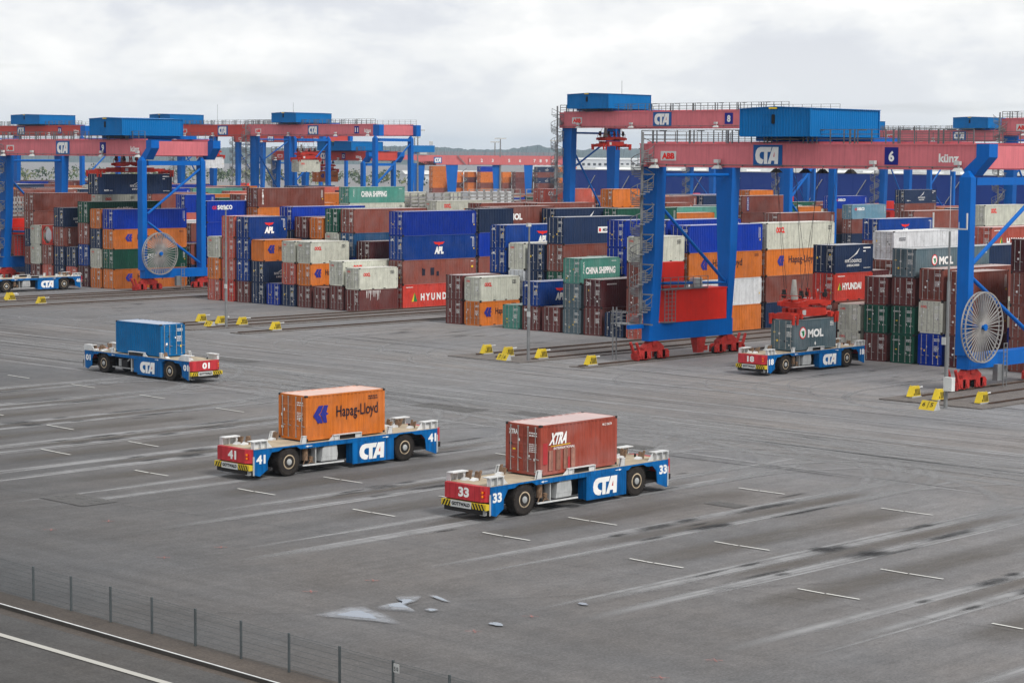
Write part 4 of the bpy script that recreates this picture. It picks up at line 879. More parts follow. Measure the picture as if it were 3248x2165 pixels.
    for i in range(int((gr-gl)/4.2)): 
        x=gl+1.5+i*4.2; m.bar((x,yn-.02,zt),(x,yn-.02,zt+1.15),.12); m.bar((x+.45,yn-.02,zt),(x+.45,yn-.02,zt+1.15),.09); m.box(x+.8,yn-.1,zt+1.06,x+1.6,yn+.0,zt+1.16)
    m.build('railing',RAILM,e)
    m=B(); rail_line(m,(gl+.2,yf+1.1,zt),(gr-.3,yf+1.1,zt),1.1,1.7,3,.035,.05); m.build('railing',RAILM,e)
    m=B(); rail_line(m,(gl+.1,yn+.1,zt),(gl+.1,yf+1,zt),1.1,1.5,3); m.build('railing',RAILM,e)
    spiral(e,xL-.95-ox if not outer else xL-2.15-ox,y-1.0-oy,sill[1] if detail>1 else 8.0,zt-.1)
    if mast: m=B(); m.tube((gl+3,yf,zt),(gl+3,yf,zt+5.2),.035,5); m.build('antenna',GALV,e)
    # electrical house -----------------------------------------------------
    m=B(); m.box(xL-1.9,y+2.2,bt+.04,xL+.02,y+D-1.8,bt+2.85); m.box(xL-1.95,y+2.15,bt+2.85,xL+.06,y+D-1.75,bt+2.95)
    for q in (.33,.66): yy=y+2.2+(D-4)*q; m.box(xL+.02,yy-.02,bt+.04,xL+.035,yy+.02,bt+2.85)
    eh=m.build('electrical_house',EBOX,e)
    m=B(); m.box(xL-1.8,y+.9,bt+2.95,xL-.9,y+5.0,bt+5.4); m.build('cabinet',EBOX,eh)
    m=B(); m.box(xL-.7,y+5.6,bt+3.0,xL-.05,y+6.6,bt+3.9); m.tube((xL-.05,y+6.1,bt+3.45),(xL-.0,y+6.1,bt+3.45),.32,16); m.build('cooling_unit',GRN,eh)
    if detail>1:
        m=B(); m.box(xL-.9,y+.6,bt+2.98,xL+.3,y+7.0,bt+3.08); rail_line(m,(xL+.28,y+.6,bt+3.05),(xL+.28,y+7.0,bt+3.05),1.05,1.1); rail_line(m,(xL-.9,y+.6,bt+3.05),(xL+.28,y+.6,bt+3.05),1.05,.6); rail_line(m,(xL+.28,y+.9,bt+.1),(xL+.28,y+2.4,bt+.1),2.9,.5,8,.035,.05); m.box(xL-.3,y+.9,bt+.05,xL+.3,y+2.4,bt+.12)
        m.build('platform',GALV,eh)
        # foot ladder and landing at the near left corner
        m=B(); x=xL-1.2; 
        for q in (0,.75): m.bar((x-1.6+q*.3,y-2.6+q*.0+q*.3,.1),(x-1.6+q*.3,y-2.6+q*.3,bt+1.5),.09)
        for i in range(4): m.bar((x-1.6,y-2.6,.5+i*.8),(x-1.35,y-2.35,.5+i*.8),.05)
        m.box(x-1.8,y-2.7,bt+.0,x+.2,y-1.2,bt+.08); rail_line(m,(x-1.8,y-2.7,bt+.05),(x+.2,y-2.7,bt+.05),1.1,.6); rail_line(m,(x-1.8,y-2.7,bt+.05),(x-1.8,y-1.2,bt+.05),1.1,.6); m.build('landing',GALV,e)
        m=B(); m.box(xL-.95,y-2.9,sill[1]-.35,xL-.5,y-.9,sill[1]-.0); m.build('corbel',CBL,e)
    for q in (.010,.226,.715,.957) if not outer else (.05,.30,.68,.93):
        floodlight(e,xL+(xR-xL)*q-ox,yn-.05-oy,zb+hgt*.19)
    # trolley --------------------------------------------------------------
    if house:
        hx0,hx1,hz0,hz1=house
        machinery(e,hx0-ox,hx1-ox,y-2.0-oy,y+7.9-oy,hz0,hz1)
        m=B(); m.box(hx0+.4,yn+.1,zt+.2,hx0+1.3,yf+1.0,hz0-.02); m.box(hx1-1.6,yn+.1,zt+.2,hx1-.6,yf+1.0,hz0-.02); m.box(hx0+.4,y+2,zt-.6,hx1-.6,y+D-4,zt+.3); m.build('trolley_frame',CBL,e)
        m=B(); m.box(hx0+1.0,y-.1,zt+.3,hx0+4.6,y+.1,zt+.42); m.build('trolley_rail',GALV,e)
    return e,ox,oy
def bogie_at(e,x,y,s): bogie(e,x,y,s)
def reel(e,ox,oy,x,y,z,r=2.75,n=42):
    m=MB(); m.M=Matrix.Translation((-ox,-oy,0))
    for d in (0,.35):
        k=48
        for i in range(k):
            a,b=2*PI*i/k,2*PI*(i+1)/k; m.bar((x+d,y+r*math.cos(a),z+r*math.sin(a)),(x+d,y+r*math.cos(b),z+r*math.sin(b)),.09)
    o=m.build('cable_reel',REEL,e)
    m=MB(); m.M=Matrix.Translation((-ox,-oy,0))
    for i in range(n):
        a=2*PI*i/n
        for d in (0,.35): m.bar((x+.17,y+.15*math.cos(a),z+.15*math.sin(a)),(x+d,y+r*math.cos(a),z+r*math.sin(a)),.052)
    m.build('spoke',REEL,o)
    m=MB(); m.M=Matrix.Translation((-ox,-oy,0)); m.tube((x-.6,y,z),(x+.5,y,z),.16,12); m.lathe([(0,.26),(.12,.26)],(x+.4,y,z),'x',16); m.build('hub',CBL,o)
    m=MB(); m.M=Matrix.Translation((-ox,-oy,0)); m.box(x-.55,y+2.9,.6,x-.1,y+3.7,1.9); m.bar((x,y+3.6,.1),(x,y+3.6,3.6),.06); m.bar((x,y+4.1,.1),(x,y+4.1,3.6),.06)
    for i in range(10): m.bar((x,y+3.6,.4+i*.35),(x,y+4.1,.4+i*.35),.04)
    m.build('ladder',GALV,o)
# crane six, the near one
e,ox,oy=gantry('6',-121.9,-89.2,145.4,11.9,17.28,19.33,False,PINK,(-111.2,-104.0,19.95,22.2),'large near gantry crane with the number 6, four tapered blue legs and pink girder',ctax=-110.95,nx=-97.7)
spreader(e,-108.4-ox,149.1-oy,4.45,6.058,17.6,1.25,2.0)
reel(e,ox,oy,-88.7,145.3,5.05)
for x in (-112.3,-109.2,-107.4,-104.5):
    m=MB(); m.M=Matrix.Translation((-ox,-oy,0)); m.frus((x-.42,149.6,x+.42,150.4),16.85,(x-.15,149.85,x+.15,150.15),17.2); m.tube((x,150,17.15),(x,150,17.9),.05,6); m.build('lamp_hood',DARK,e)
# crane nine at the left
e,ox,oy=gantry('9',-262.9,-229.2,169.5,10.5,17.75,19.9,False,PINK,(-239.7,-232.4,20.55,22.7),'left gantry crane with number 9, navy container hanging under its trolley',ctax=-249.9,nx=-239.6)
spreader(e,-239.9-ox,174.2-oy,15.35,12.192,18.2,.9,1.3)
reel(e,ox,oy,-228.3,170.3,5.0)
# crane eight, behind and taller
e,ox,oy=gantry('8',-224.1,-181.2,246.4,11.6,22.55,24.95,True,PINK,(-223.2,-214.8,25.5,27.65),'tall gantry crane with the number 8 and an empty red spreader',ctax=-207.2,nx=-193.6,mast=True)
spreader(e,-219.9-ox,251.0-oy,19.6,6.058,22.6,.7,1.0)
e,ox,oy=gantry('11',-363.9,-323.9,297.6,10.8,22.15,24.4,True,PINK,(-356,-348,25.0,26.95),'gantry crane with the number 11 carrying a pale grey container',ctax=-345.9,nx=-331.2,detail=1,mast=True)
spreader(e,-352.6-ox,302.3-oy,17.0,6.058,22.2,.7,1.0)
e,ox,oy=gantry('12',-401.2,-368.7,334.8,10.4,16.8,18.85,False,OLDR,(-384,-372,19.2,21.2),'low red gantry crane with the number 12 carrying an orange container',ctax=-384.9,nx=-377.1,detail=1)
spreader(e,-388.9-ox,339.5-oy,14.25,6.058,17.0,.8,1.0)
e,ox,oy=gantry('12',-408.1,-365.6,311.3,10.8,22.3,24.8,True,OLDR,(-418,-410,25.3,27.4),'orange-red gantry crane behind the crane numbered 11, grey container below',ctax=-393.9,nx=-370.5,detail=1,mast=True)
spreader(e,-402.5-ox,315.5-oy,17.4,6.058,22.3,.7,1.0)
gantry('15',-548.5,-506.5,441.5,11.5,22.1,24.3,True,OLDR,(-548,-538,24.8,27),'small far orange-red gantry crane seen under the crane numbered 11',detail=1)
gantry('9',-268.9,-226.5,399.3,11.0,22.0,24.2,True,PINK,(-250.5,-242.0,24.8,27.0),'far right gantry crane with number 9 behind the near girder end',ctax=-251.5,nx=-237.0,detail=1)
gantry('7',-175.7,-134,296.5,11.0,21.9,24.5,True,PINK,None,'gantry crane at the right picture edge, only its left end showing',detail=1)
gantry('10',-315.5,-273,425.0,10.8,22.0,24.2,True,PINK,(-300,-292,24.8,27.0),'far gantry crane whose legs stand before the blue hall, mostly hidden',detail=1)
gantry('11',-354.9,-321.8,437.0,10.8,17.3,19.3,False,PINK,(-340,-332,19.7,21.8),'low far gantry crane behind the near crane, legs before the blue hall',detail=1)
gantry('13',-455.3,-412.2,287.0,10.8,22.2,24.4,True,OLDR,(-440,-428,24.9,27.0),'orange-red gantry crane at the far left behind the left crane',detail=1)
# containers held by the spreaders
container('mol',(-108.4,149.1,1.86),6.058,2.591,True,'slate grey container with round emblem on vehicle 18, gripped by red spreader',group=None)
container('nyk',(-239.9,174.2,15.35-2.75),12.192,2.75,True,'navy container with white wing hanging from the left crane',group=None)
container('oocl',(-352.6,302.3,14.4),6.058,2.591,True,'pale grey container hanging from the crane numbered 11',group=None)
container('hapag',(-388.9,339.5,11.65),6.058,2.591,True,'orange container hanging from the red crane numbered 12',group=None)
container('white2',(-402.5,315.5,14.8),6.058,2.591,True,'dull grey container hanging from the orange-red crane behind crane nine',group=None)
# ---------------------------------------------------------------- automated guided vehicles
AB=paint('vehicle_blue',(.000,.115,.36),rough=.45,var=.22,rust=.20,streak=.45,objvar=.05); AR=paint('vehicle_red',(.50,.04,.05),rough=.45,var=.18,streak=.35,rust=.12,objvar=.05); DECK=paint('weathered_deck',(.40,.335,.245),rough=.8,var=.28,scale=.9,rust=.12,rustcol=(.16,.09,.05),objvar=.05)
TYRE=paint('rubber',(.030,.026,.024),rough=.85,var=.4,scale=3,rust=.25,rustcol=(.09,.065,.045)); RIM=paint('rim',(.45,.36,.25),rough=.6,var=.35,scale=3,rust=.35); AWH=paint('guide_white',(.62,.63,.63),rough=.5,var=.12,rust=.22,streak=.15)
WOOD=paint('split_wood',(.20,.13,.085),rough=.85,var=.45,scale=5); LAMPR=paint('lamp_red',(.45,.01,.01),rough=.25,var=.05); LAMPO=paint('lamp_orange',(.80,.22,.02),rough=.25,var=.05); AGREY=paint('tank_grey',(.42,.43,.43),rough=.55,var=.2,rust=.12,streak=.2); YEL=paint('warning_yellow',(.60,.44,.03),rough=.5,var=.12)
def wheel(e,x,y,side):
    m=MB(); R=.82; w=.34
    m.lathe([(-w,.45),(-w,R-.10),(-w+.07,R-.015),(w-.07,R-.015),(w,R-.10),(w,.45)],(x,y,.82),'x',40)
    for i in range(34):   # tread lugs
        a=2*PI*i/34
        for s in (-1,1):
            c,sn=math.cos(a+.04*s),math.sin(a+.04*s); c2,s2=math.cos(a+.10+.04*s),math.sin(a+.10+.04*s)
            x0,x1=(x+.02,x+w+.005) if s>0 else (x-w-.005,x-.02)
            m.add([(x0,y+c*(R-.03),.82+sn*(R-.03)),(x1,y+c*(R-.06),.82+sn*(R-.06)),(x1,y+c2*(R-.06),.82+s2*(R-.06)),(x0,y+c2*(R-.03),.82+s2*(R-.03)),(x0,y+c*R,.82+sn*R),(x1,y+c*(R-.02),.82+sn*(R-.02)),(x1,y+c2*(R-.02),.82+s2*(R-.02)),(x0,y+c2*R,.82+s2*R)],[(0,3,2,1),(4,5,6,7),(0,1,5,4),(1,2,6,5),(2,3,7,6),(3,0,4,7)])
    o=m.build('wheel',TYRE,e)
    m=MB(); s=side; m.lathe([(s*(w-.10),.40),(s*(w+.0),.42),(s*(w+.01),.36),(s*(w-.06),.30),(s*(w-.06),.18)],(x,y,.82),'x',24); m.build('rim',RIM,o,True)
    m=MB(); m.lathe([(s*(w-.06),.2),(s*(w+.03),.17),(s*(w+.06),.06)],(x,y,.82),'x',16)
    for i in range(8): a=2*PI*i/8; m.tube((x+s*(w-.05),y+.25*math.cos(a),.82+.25*math.sin(a)),(x+s*(w-.02),y+.25*math.cos(a),.82+.25*math.sin(a)),.025,6)
    m.build('hub',AGREY,o)
def agv(num,loc,rz,label):
    e=empty('guided_transport_vehicle',loc,rz,label,'vehicle','driverless container carriers on the apron')
    Z=1.76; h=7.05; w=1.5
    # deck and side members
    m=MB(); m.box(-w+.03,-h+.04,Z-.10,w-.03,h-.04,Z); 
    for i in range(9): y=-h+1.5+i*1.4; m.box(-w+.05,y,Z,w-.05,y+.02,Z+.004)
    m.build('deck',DECK,e)
    for s in (1,-1):
        m=MB(); a,b=(w-.05,w) if s>0 else (-w,-w+.05)
        pr=[(-h,Z-.02),(-h,.33),(-6.62,.22),(-6.06,.55),(-6.06,1.02),(-5.75,1.50),(-5.25,1.52),(-4.95,1.66),(-3.95,1.66),(-3.65,1.49),(3.65,1.49),(3.95,1.66),(4.95,1.66),(5.25,1.52),(5.75,1.50),(6.06,1.2),(6.14,.50),(6.95,.22),(h,.30),(h,Z-.02)]
        m.prism([(p*s,q) for p,q in pr],a,b,'x'); m.build('side_frame',AB,e)
        # logo cabinet
        y0,y1=(.26,3.5) if s>0 else (-3.5,-.26)
        m=MB(); m.box(a+.006*s if s>0 else a-.006,y0,.24,(b+.006) if s>0 else b+.006*s,y1,1.50); m.box((a if s>0 else a),y0,1.5,b,y1,1.52); 
        m.box(min(s*.9,b if s>0 else a),y0+.02,.28,max(s*.9,a if s>0 else b),y1-.02,1.48)
        m.box((b+.006 if s>0 else a-.012),(y1-.62 if s>0 else y0+.60),.26,(b+.012 if s>0 else a-.006),(y1-.60 if s>0 else y0+.62),1.5,1)
        cb=m.build('cabinet',[AB,DARK],e)
        F=face('+x' if s>0 else '-x',s*(w+.012)); u0=.62 if s>0 else .60+.0
        m=MB(); u=(.78) if s>0 else .78-0.0
        if s<0: u=.62
        cta(m,F,u,.42,1.95,.92); m.build('lettering',INKW,cb)
        m=MB(); cta_red(m,OFF(F,.004),u,.42,1.95,.92,0); m.build('lettering',LAMPR,cb)
        # numbers at both ends
        m=MB(); G=face('+x' if s>0 else '-x',s*(w+.006))
        text(m,num,G,-6.87,.92,.66,.50,0,.045); text(m,num,G,6.30,.98,.66,.50,0,.045)
        m.build('number',INKW,e)
        m=MB(); poly(m,G,[(-3.3,1.60),(-3.1,1.66),(-3.1,1.62),(-2.8,1.62),(-2.8,1.59),(-3.1,1.59),(-3.1,1.54)]); poly(m,G,[(2.6+.5,1.60),(2.4+.5,1.66),(2.4+.5,1.62),(2.1+.5,1.62),(2.1+.5,1.59),(2.4+.5,1.59),(2.4+.5,1.54)]); m.build('arrow',INKW,e)
        # guide plates along the deck edge
        X0,X1=(w-.26,w-.02) if s>0 else (-w+.02,-w+.26)
        for y0_,y1_,hh in ((-7.12,-6.0,.46),(5.95,7.12,.46)):
            m=MB(); m.box(X0-.22*(s>0),y0_,Z+hh-.05,X1+.22*(s<0),y1_,Z+hh)
            xm=(X0+X1)/2+s*.05
            for yy in (y0_+.08,(y0_+y1_)/2,y1_-.12): m.box(xm-.11,yy,Z,xm+.11,yy+.04,Z+hh-.05)
            m.box(xm-.13,y0_+.05,Z,xm-.10,y1_-.05,Z+hh-.05)
            ii=1 if y0_<0 else -1; ye=y1_ if y0_<0 else y0_
            m.prism([(ye,Z),(ye,Z+hh-.06),(ye+ii*.42,Z)],xm-.12,xm-.08,'x'); m.build('container_guide',AWH,e)
        m=MB(); m.prism([(-1.55,Z),(-1.18,Z+.30),(1.02,Z+.30),(1.02,Z)],X1-.06 if s>0 else X0,X1 if s>0 else X0+.06,'x') if False else None
        xm=(w-.10) if s>0 else (-w+.10)
        m.box(xm-.1,-1.15,Z+.27,xm+.1,1.0,Z+.31); m.prism([(-1.5,Z),(-1.15,Z+.27),(-.75,Z+.27),(-.75,Z)],xm-.02,xm+.02,'x'); m.box(xm-.02,.55,Z,xm+.02,1.0,Z+.27); m.box(xm-.1,-.9,Z,xm-.06,.9,Z+.22,1)
        for yy in (-.75,.95,-1.1): m.box(xm-.08,yy,Z,xm+.08,yy+.04,Z+.27)
        m.build('container_guide',[AWH,DARK],e)
        for yy in (-3.35,3.25):
            m=MB(); m.prism([(yy-.22,Z),(yy-.1,Z+.40),(yy+.15,Z+.42),(yy+.15,Z)],xm-.10,xm-.06,'x'); m.prism([(yy-.22,Z),(yy-.1,Z+.40),(yy+.15,Z+.42),(yy+.15,Z)],xm+.04,xm+.08,'x'); m.box(xm-.1,yy+.12,Z,xm+.08,yy+.15,Z+.42); m.box(xm-.12,yy-.1,Z+.40,xm+.1,yy+.17,Z+.43); m.build('corner_guide',AWH,e)
    # splintered wooden flaps near the ends
    R=random.Random(int(num))
    for xx,yy in ((-1.2,-6.1),(-.75,-5.9),(-1.2,5.3),(-.75,5.6),(-1.25,-3.5),(.2,6.0),(-1.2,6.15)):
        m=MB()
        for j in range(4):
            x=xx+j*.10; t=R.uniform(.30,.50); m.prism([(yy,Z),(yy+.06,Z),(yy+.18+R.uniform(0,.08),Z+t),(yy+.10,Z+t)],x,x+.085,'x')
        m.prism([(yy-.35,Z),(yy,Z),(yy,Z+.10),(yy-.1,Z+.13)],xx,xx+.35,'x',1)
        m.build('centring_flap',[WOOD,AWH],e)
    m=MB(); m.tube((.9,-6.3,Z),(.9,-6.3,Z+.16),.06,10); m.tube((-.3,6.4,Z),(-.3,6.4,Z+.16),.06,10); m.build('antenna_stub',BLACK,e)
    # ends: red board with chamfered corners, striped bumper, name plate, lamps
    for s in (-1,1):
        m=MB(); y=s*(h+.02)
        pl=[(-w+.0,y-s*.0),(-w+.12,y+s*.28),(w-.40,y+s*.28),(w-.02,y)] if s<0 else [(w,y),(w-.12,y+s*.28),(-w+.40,y+s*.28),(-w+.02,y)]
        m.prism(pl,.98,Z-.0,'z'); m.build('end_board',AR,e)
        F=face('-y' if s<0 else '+y',y+s*.286)
        m=MB(); text(m,num,F,-.42,1.12,.74,.50,0,.045); m.build('number',INKW,e)
        m=MB(); ww=w+.05 if s<0 else w-.12; m.box(-ww,min(y+s*.10,y+s*.36),.60,ww,max(y+s*.10,y+s*.36),.90)
        m.box(-w+.2,min(y,y+s*.1),.45,w-.2,max(y,y+s*.1),.98,1); m.box(-w+.1,min(y+s*.1,y+s*.3),.36,w-.3,max(y+s*.1,y+s*.3),.60,1)
        bp=m.build('bumper',[YEL if s<0 else DARK,DARK],e)
        m=MB(); B=face('-y' if s<0 else '+y',y+s*.364)
        for i in (list(range(0,3))+list(range(9,15)) if s<0 else ()):
            u=-w+.0+i*.205; d=-.16 if i>5 else .16
            poly(m,B,[(u,.60),(u+.10,.60),(u+.10+d,.90),(u+d,.90)])
        m.build('stripe',BLACK,bp) if m.v else None
        if s<0: m=MB(); m.box(-.88,min(y+s*.36,y+s*.375),.58,.55,max(y+s*.36,y+s*.375),.92); pt=m.build('name_plate',GRN,bp)
        if s<0: m=MB(); text(m,'GOTTWALD',face('-y' if s<0 else '+y',y+s*.379),-.80,.66,1.27,.19,0,.06); m.build('lettering',BLACK,pt)
        for a,b in ((0,0),(0,1)):
            m=MB(); zz=1.20+b*.20; C_=(w-.30)*(1 if s<0 else -1); 
            m.box(C_-.12,min(y+s*.12,y+s*.2),zz,C_+.10,max(y+s*.12,y+s*.27),zz+.13); m.box(C_-.04,min(y+s*.2,y+s*.285),zz+.01,C_+.03,max(y+s*.12,y+s*.285),zz+.12,1); m.build('tail_lamp',[LAMPR,LAMPO],e)
        m=MB(); m.box(-w+.1,min(y,y+s*.2),.30,-w+.4,max(y,y+s*.2),.62); m.box(w-.5,min(y,y+s*.2),.30,w-.2,max(y,y+s*.2),.60); m.build('bracket',AGREY,e)
        m=MB(); X=w-.01; m.box(X-.0,s*(h)-.06,.3,X+.02,s*h+.05,Z-.4); m.box(-X-.02,s*(h)-.06,.3,-X,s*h+.05,Z-.4); m.build('edge_plate',AGREY,e)
    for s in (-1,1):
        for q in (-4.45,4.45): wheel(e,s*1.10,q,s)
    # underframe, axles, tank box and hoses
    m=MB(); m.box(-.75,-6.4,1.15,.75,6.4,1.62); m.box(-.6,-3.4,.45,.6,3.4,1.2)
    for q in (-4.45,4.45): m.tube((-1.0,q,.82),(1.0,q,.82),.24,10); m.box(-.8,q-.6,.8,.8,q+.6,1.3); m.bar((-.4,q-1.2,.6),(-.2,q+1.2,.62),.14)
    m.box(-1.3,5.3,.55,1.25,6.3,.68); m.box(-1.3,-6.3,.50,1.25,-5.6,.62); m.build('underframe',DARK,e)
    m=MB(); m.box(.35,-2.45,.55,1.36,-2.38,1.46); m.prism([(-2.05,.62),(-1.95,1.36),(-1.75,1.46),(-.88,1.46),(-.80,.95),(-.86,.62)],.5,1.42,'x'); m.box(1.42,-1.98,.86,1.435,-.84,.88); m.build('tank_box',AGREY,e)
    m=MB(); m.box(-1.42,-.2,.4,-1.36,.35,1.46); m.build('ladder_plate',AB,e); m=MB(); m.box(-1.40,.6,.4,-.6,.75,1.46); m.bar((-1.36,-.3,.62),(-1.36,3.3,.62),.06); m.bar((-1.3,1.0,1.4),(-1.3,2.2,.6),.08); m.tube((-1.0,2.6,.7),(-1.0,2.6,1.3),.22,10); m.box(-1.35,1.3,.5,-.6,2.1,1.3,1); m.build('equipment',[AGREY,DARK],e)
    m=MB(); m.bar((1.36,-3.4,.50),(1.36,-.3,.47),.10,.07); m.build('step_bar',AWH,e)
    m=MB(); m.tube((1.15,-3.05,.75),(1.15,-3.05,1.45),.17,10); m.tube((1.25,-2.7,.6),(1.25,-2.7,.95),.1,8); m.bar((1.3,-3.3,.55),(1.3,-3.0,1.2),.04); m.bar((1.35,-3.0,.52),(1.35,-2.6,.9),.035); m.bar((1.35,-2.9,.85),(1.35,-2.5,.55),.035); m.box(.6,-3.4,.75,1.1,-2.6,1.4,1); m.build('valve_gear',[WOOD,DARK],e)
    return e
agv('33',(-74.9,81.82,0),.018,'blue flat vehicle 33 nearest the camera, carrying the brick red container')
agv('41',(-93.13,81.83,0),-.009,'blue flat vehicle 41 carrying the orange container')
agv('01',(-141.59,104.65,0),PI/2+.005,'blue flat vehicle 01 turned sideways at left, carrying the bright blue container')
agv('18',(-108.4,149.1,0),0,'blue flat vehicle 18 waiting under the near crane')
agv('46',(-240.1,158.0,0),0,'blue flat vehicle 46 at the left edge with an empty deck')
container('xtra',(-74.9,81.82,1.85),6.058,2.603,True,'brick red patched container standing on vehicle 33',.018,group=None)
container('hapag',(-93.13,81.83,1.85),6.058,2.603,True,'orange container with blue emblem standing on vehicle 41',-.009,group=None)
container('agv01',(-141.59,104.65,1.85),6.058,2.603,True,'bright blue container standing on vehicle 01',PI/2+.005,group=None)
m=MB(); S=face('+x',CW/2+.006)
for u,v,a,b in ((-2.85,.55,.35,1.1),(-1.0,.2,.25,.6)): poly(m,S,[(u,v),(u+a,v),(u+a,v+b),(u,v+b)],2)
for i in range(4): u=-2.4+i*.58; poly(m,S,[(u,.2),(u+.33,.2),(u+.33,1.24),(u,1.24)],0 if i%3 else 1)
PT1=paint('patch_brown',(.30,.15,.11),rough=.6,var=.3,scale=3,streak=.3); PT2=paint('patch_brown_pale',(.36,.18,.14),rough=.6,var=.3,scale=3,streak=.3); PT3=paint('patch_red',(.42,.04,.045),rough=.5,var=.15)
po=m.build('repair_patch',[PT1,PT2,PT3],[o for o in COL.objects if o.get('label')=='brick red patched container standing on vehicle 33'][0])
# ---------------------------------------------------------------- ground
def asphalt(name,base,kind=0):
    m,b=principled(name,base,.85,0,.35); t=m.node_tree
    g=N(t,'ShaderNodeNewGeometry'); P=g.outputs['Position']
    def nz(sc,loc,scale,det,ro=.6):
        mp=N(t,'ShaderNodeMapping'); mp.inputs['Scale'].default_value=sc; mp.inputs['Location'].default_value=loc; LK(t,P,mp.inputs[0])
        n=N(t,'ShaderNodeTexNoise',i_Scale=scale,i_Detail=det,i_Roughness=ro); LK(t,mp.outputs[0],n.inputs['Vector']); return n.outputs[0]
    def rng(x,a,b_,c,d):
        r=N(t,'ShaderNodeMapRange',i_From_Min=a,i_From_Max=b_,i_To_Min=c,i_To_Max=d); LK(t,x,r.inputs[0]); return r.outputs[0]
    def mul(x,y):
        q=N(t,'ShaderNodeMath',operation='MULTIPLY'); LK(t,x,q.inputs[0]); LK(t,y,q.inputs[1]); return q.outputs[0]
    v=mul(rng(nz((1,1,1),(0,0,0),.035,5),.3,.7,.84,1.14),rng(nz((1,1,1),(3,9,0),.42,6),.3,.72,.90,1.10))
    v=mul(v,rng(nz((1,1,1),(0,0,0),9,3,.75),.3,.7,.66,1.34)); v=mul(v,rng(nz((1,.5,1),(4,4,0),2.4,3,.7),.3,.7,.86,1.14))
    # wear along y (parking lanes, near zone) and along x (through road): two families of long streaks
    sp=N(t,'ShaderNodeSeparateXYZ'); LK(t,P,sp.inputs[0])
    sy=rng(nz((1,.03,1),(0,0,0),.55,5,.68),.34,.66,.86,1.14); sx=rng(nz((.022,1,1),(5,0,0),.42,6,.72),.34,.66,.78,1.22)
    wob=N(t,'ShaderNodeMath',operation='MULTIPLY_ADD',i_1=14.0); LK(t,nz((1,1,1),(1,2,3),.03,3),wob.inputs[0]); LK(t,sp.outputs[1],wob.inputs[2])
    wz=mul(rng(wob.outputs[0],62,72,0,1),rng(wob.outputs[0],100,112,1,0)); wz2=rng(wob.outputs[0],140,150,0,1)
    ww=N(t,'ShaderNodeMath',operation='ADD'); LK(t,wz,ww.inputs[0]); LK(t,wz2,ww.inputs[1])
    mxx=N(t,'ShaderNodeMix',data_type='FLOAT'); LK(t,ww.outputs[0],mxx.inputs[0]); LK(t,sx,mxx.inputs[2]); LK(t,sy,mxx.inputs[3])
    v=mul(v,mxx.outputs[0])
    # darker, browner paving toward the camera-side edge (older surface, lens vignette painted in)
    sxy=N(t,'ShaderNodeMath',operation='MULTIPLY_ADD',i_1=.45); LK(t,sp.outputs[0],sxy.inputs[0]); LK(t,sp.outputs[1],sxy.inputs[2]); old_vig=mul(rng(sxy.outputs[0],8,38,.50,1.0),rng(sxy.outputs[0],38,95,.63,1.04)); v=mul(v,old_vig)
    # paver joints
    br=N(t,'ShaderNodeTexBrick',i_Scale=1.0,i_Mortar_Size=.012); br.offset=0; br.inputs['Brick Width'].default_value=7.5; br.inputs['Row Height'].default_value=4.1; LK(t,P,br.inputs[0])
    jn=rng(br.outputs['Fac'],0,1,1.0,.78); v=mul(v,jn)
    hue=N(t,'ShaderNodeMix',data_type='RGBA'); LK(t,rng(nz((1,1,1),(8,8,0),.06,4),.35,.65,0,1),hue.inputs['Factor']); hue.inputs['A'].default_value=(base[0]*1.04,base[1]*.985,base[2]*.95,1); hue.inputs['B'].default_value=(base[0]*.96,base[1]*.985,base[2]*1.03,1)
    vm=N(t,'ShaderNodeVectorMath',operation='SCALE'); LK(t,hue.outputs['Result'],vm.inputs[0]); LK(t,v,vm.inputs['Scale']); LK(t,vm.outputs[0],b.inputs['Base Color'])
    bp=N(t,'ShaderNodeBump',i_Strength=.35,i_Distance=.01); LK(t,nz((1,1,1),(0,0,0),40,3),bp.inputs['Height']); LK(t,bp.outputs[0],b.inputs['Normal'])
    LK(t,rng(nz((1,1,1),(2,2,0),.25,4),.3,.7,.70,.92),b.inputs['Roughness'])
    return m
ASP=asphalt('yard_asphalt',(.188,.184,.183))
m=MB(); R=9500; m.add([(-R,-R,0),(R,-R,0),(R,R,0),(-R,R,0)],[(0,1,2,3)]); tag(m.build('ground',ASP),kind='structure')
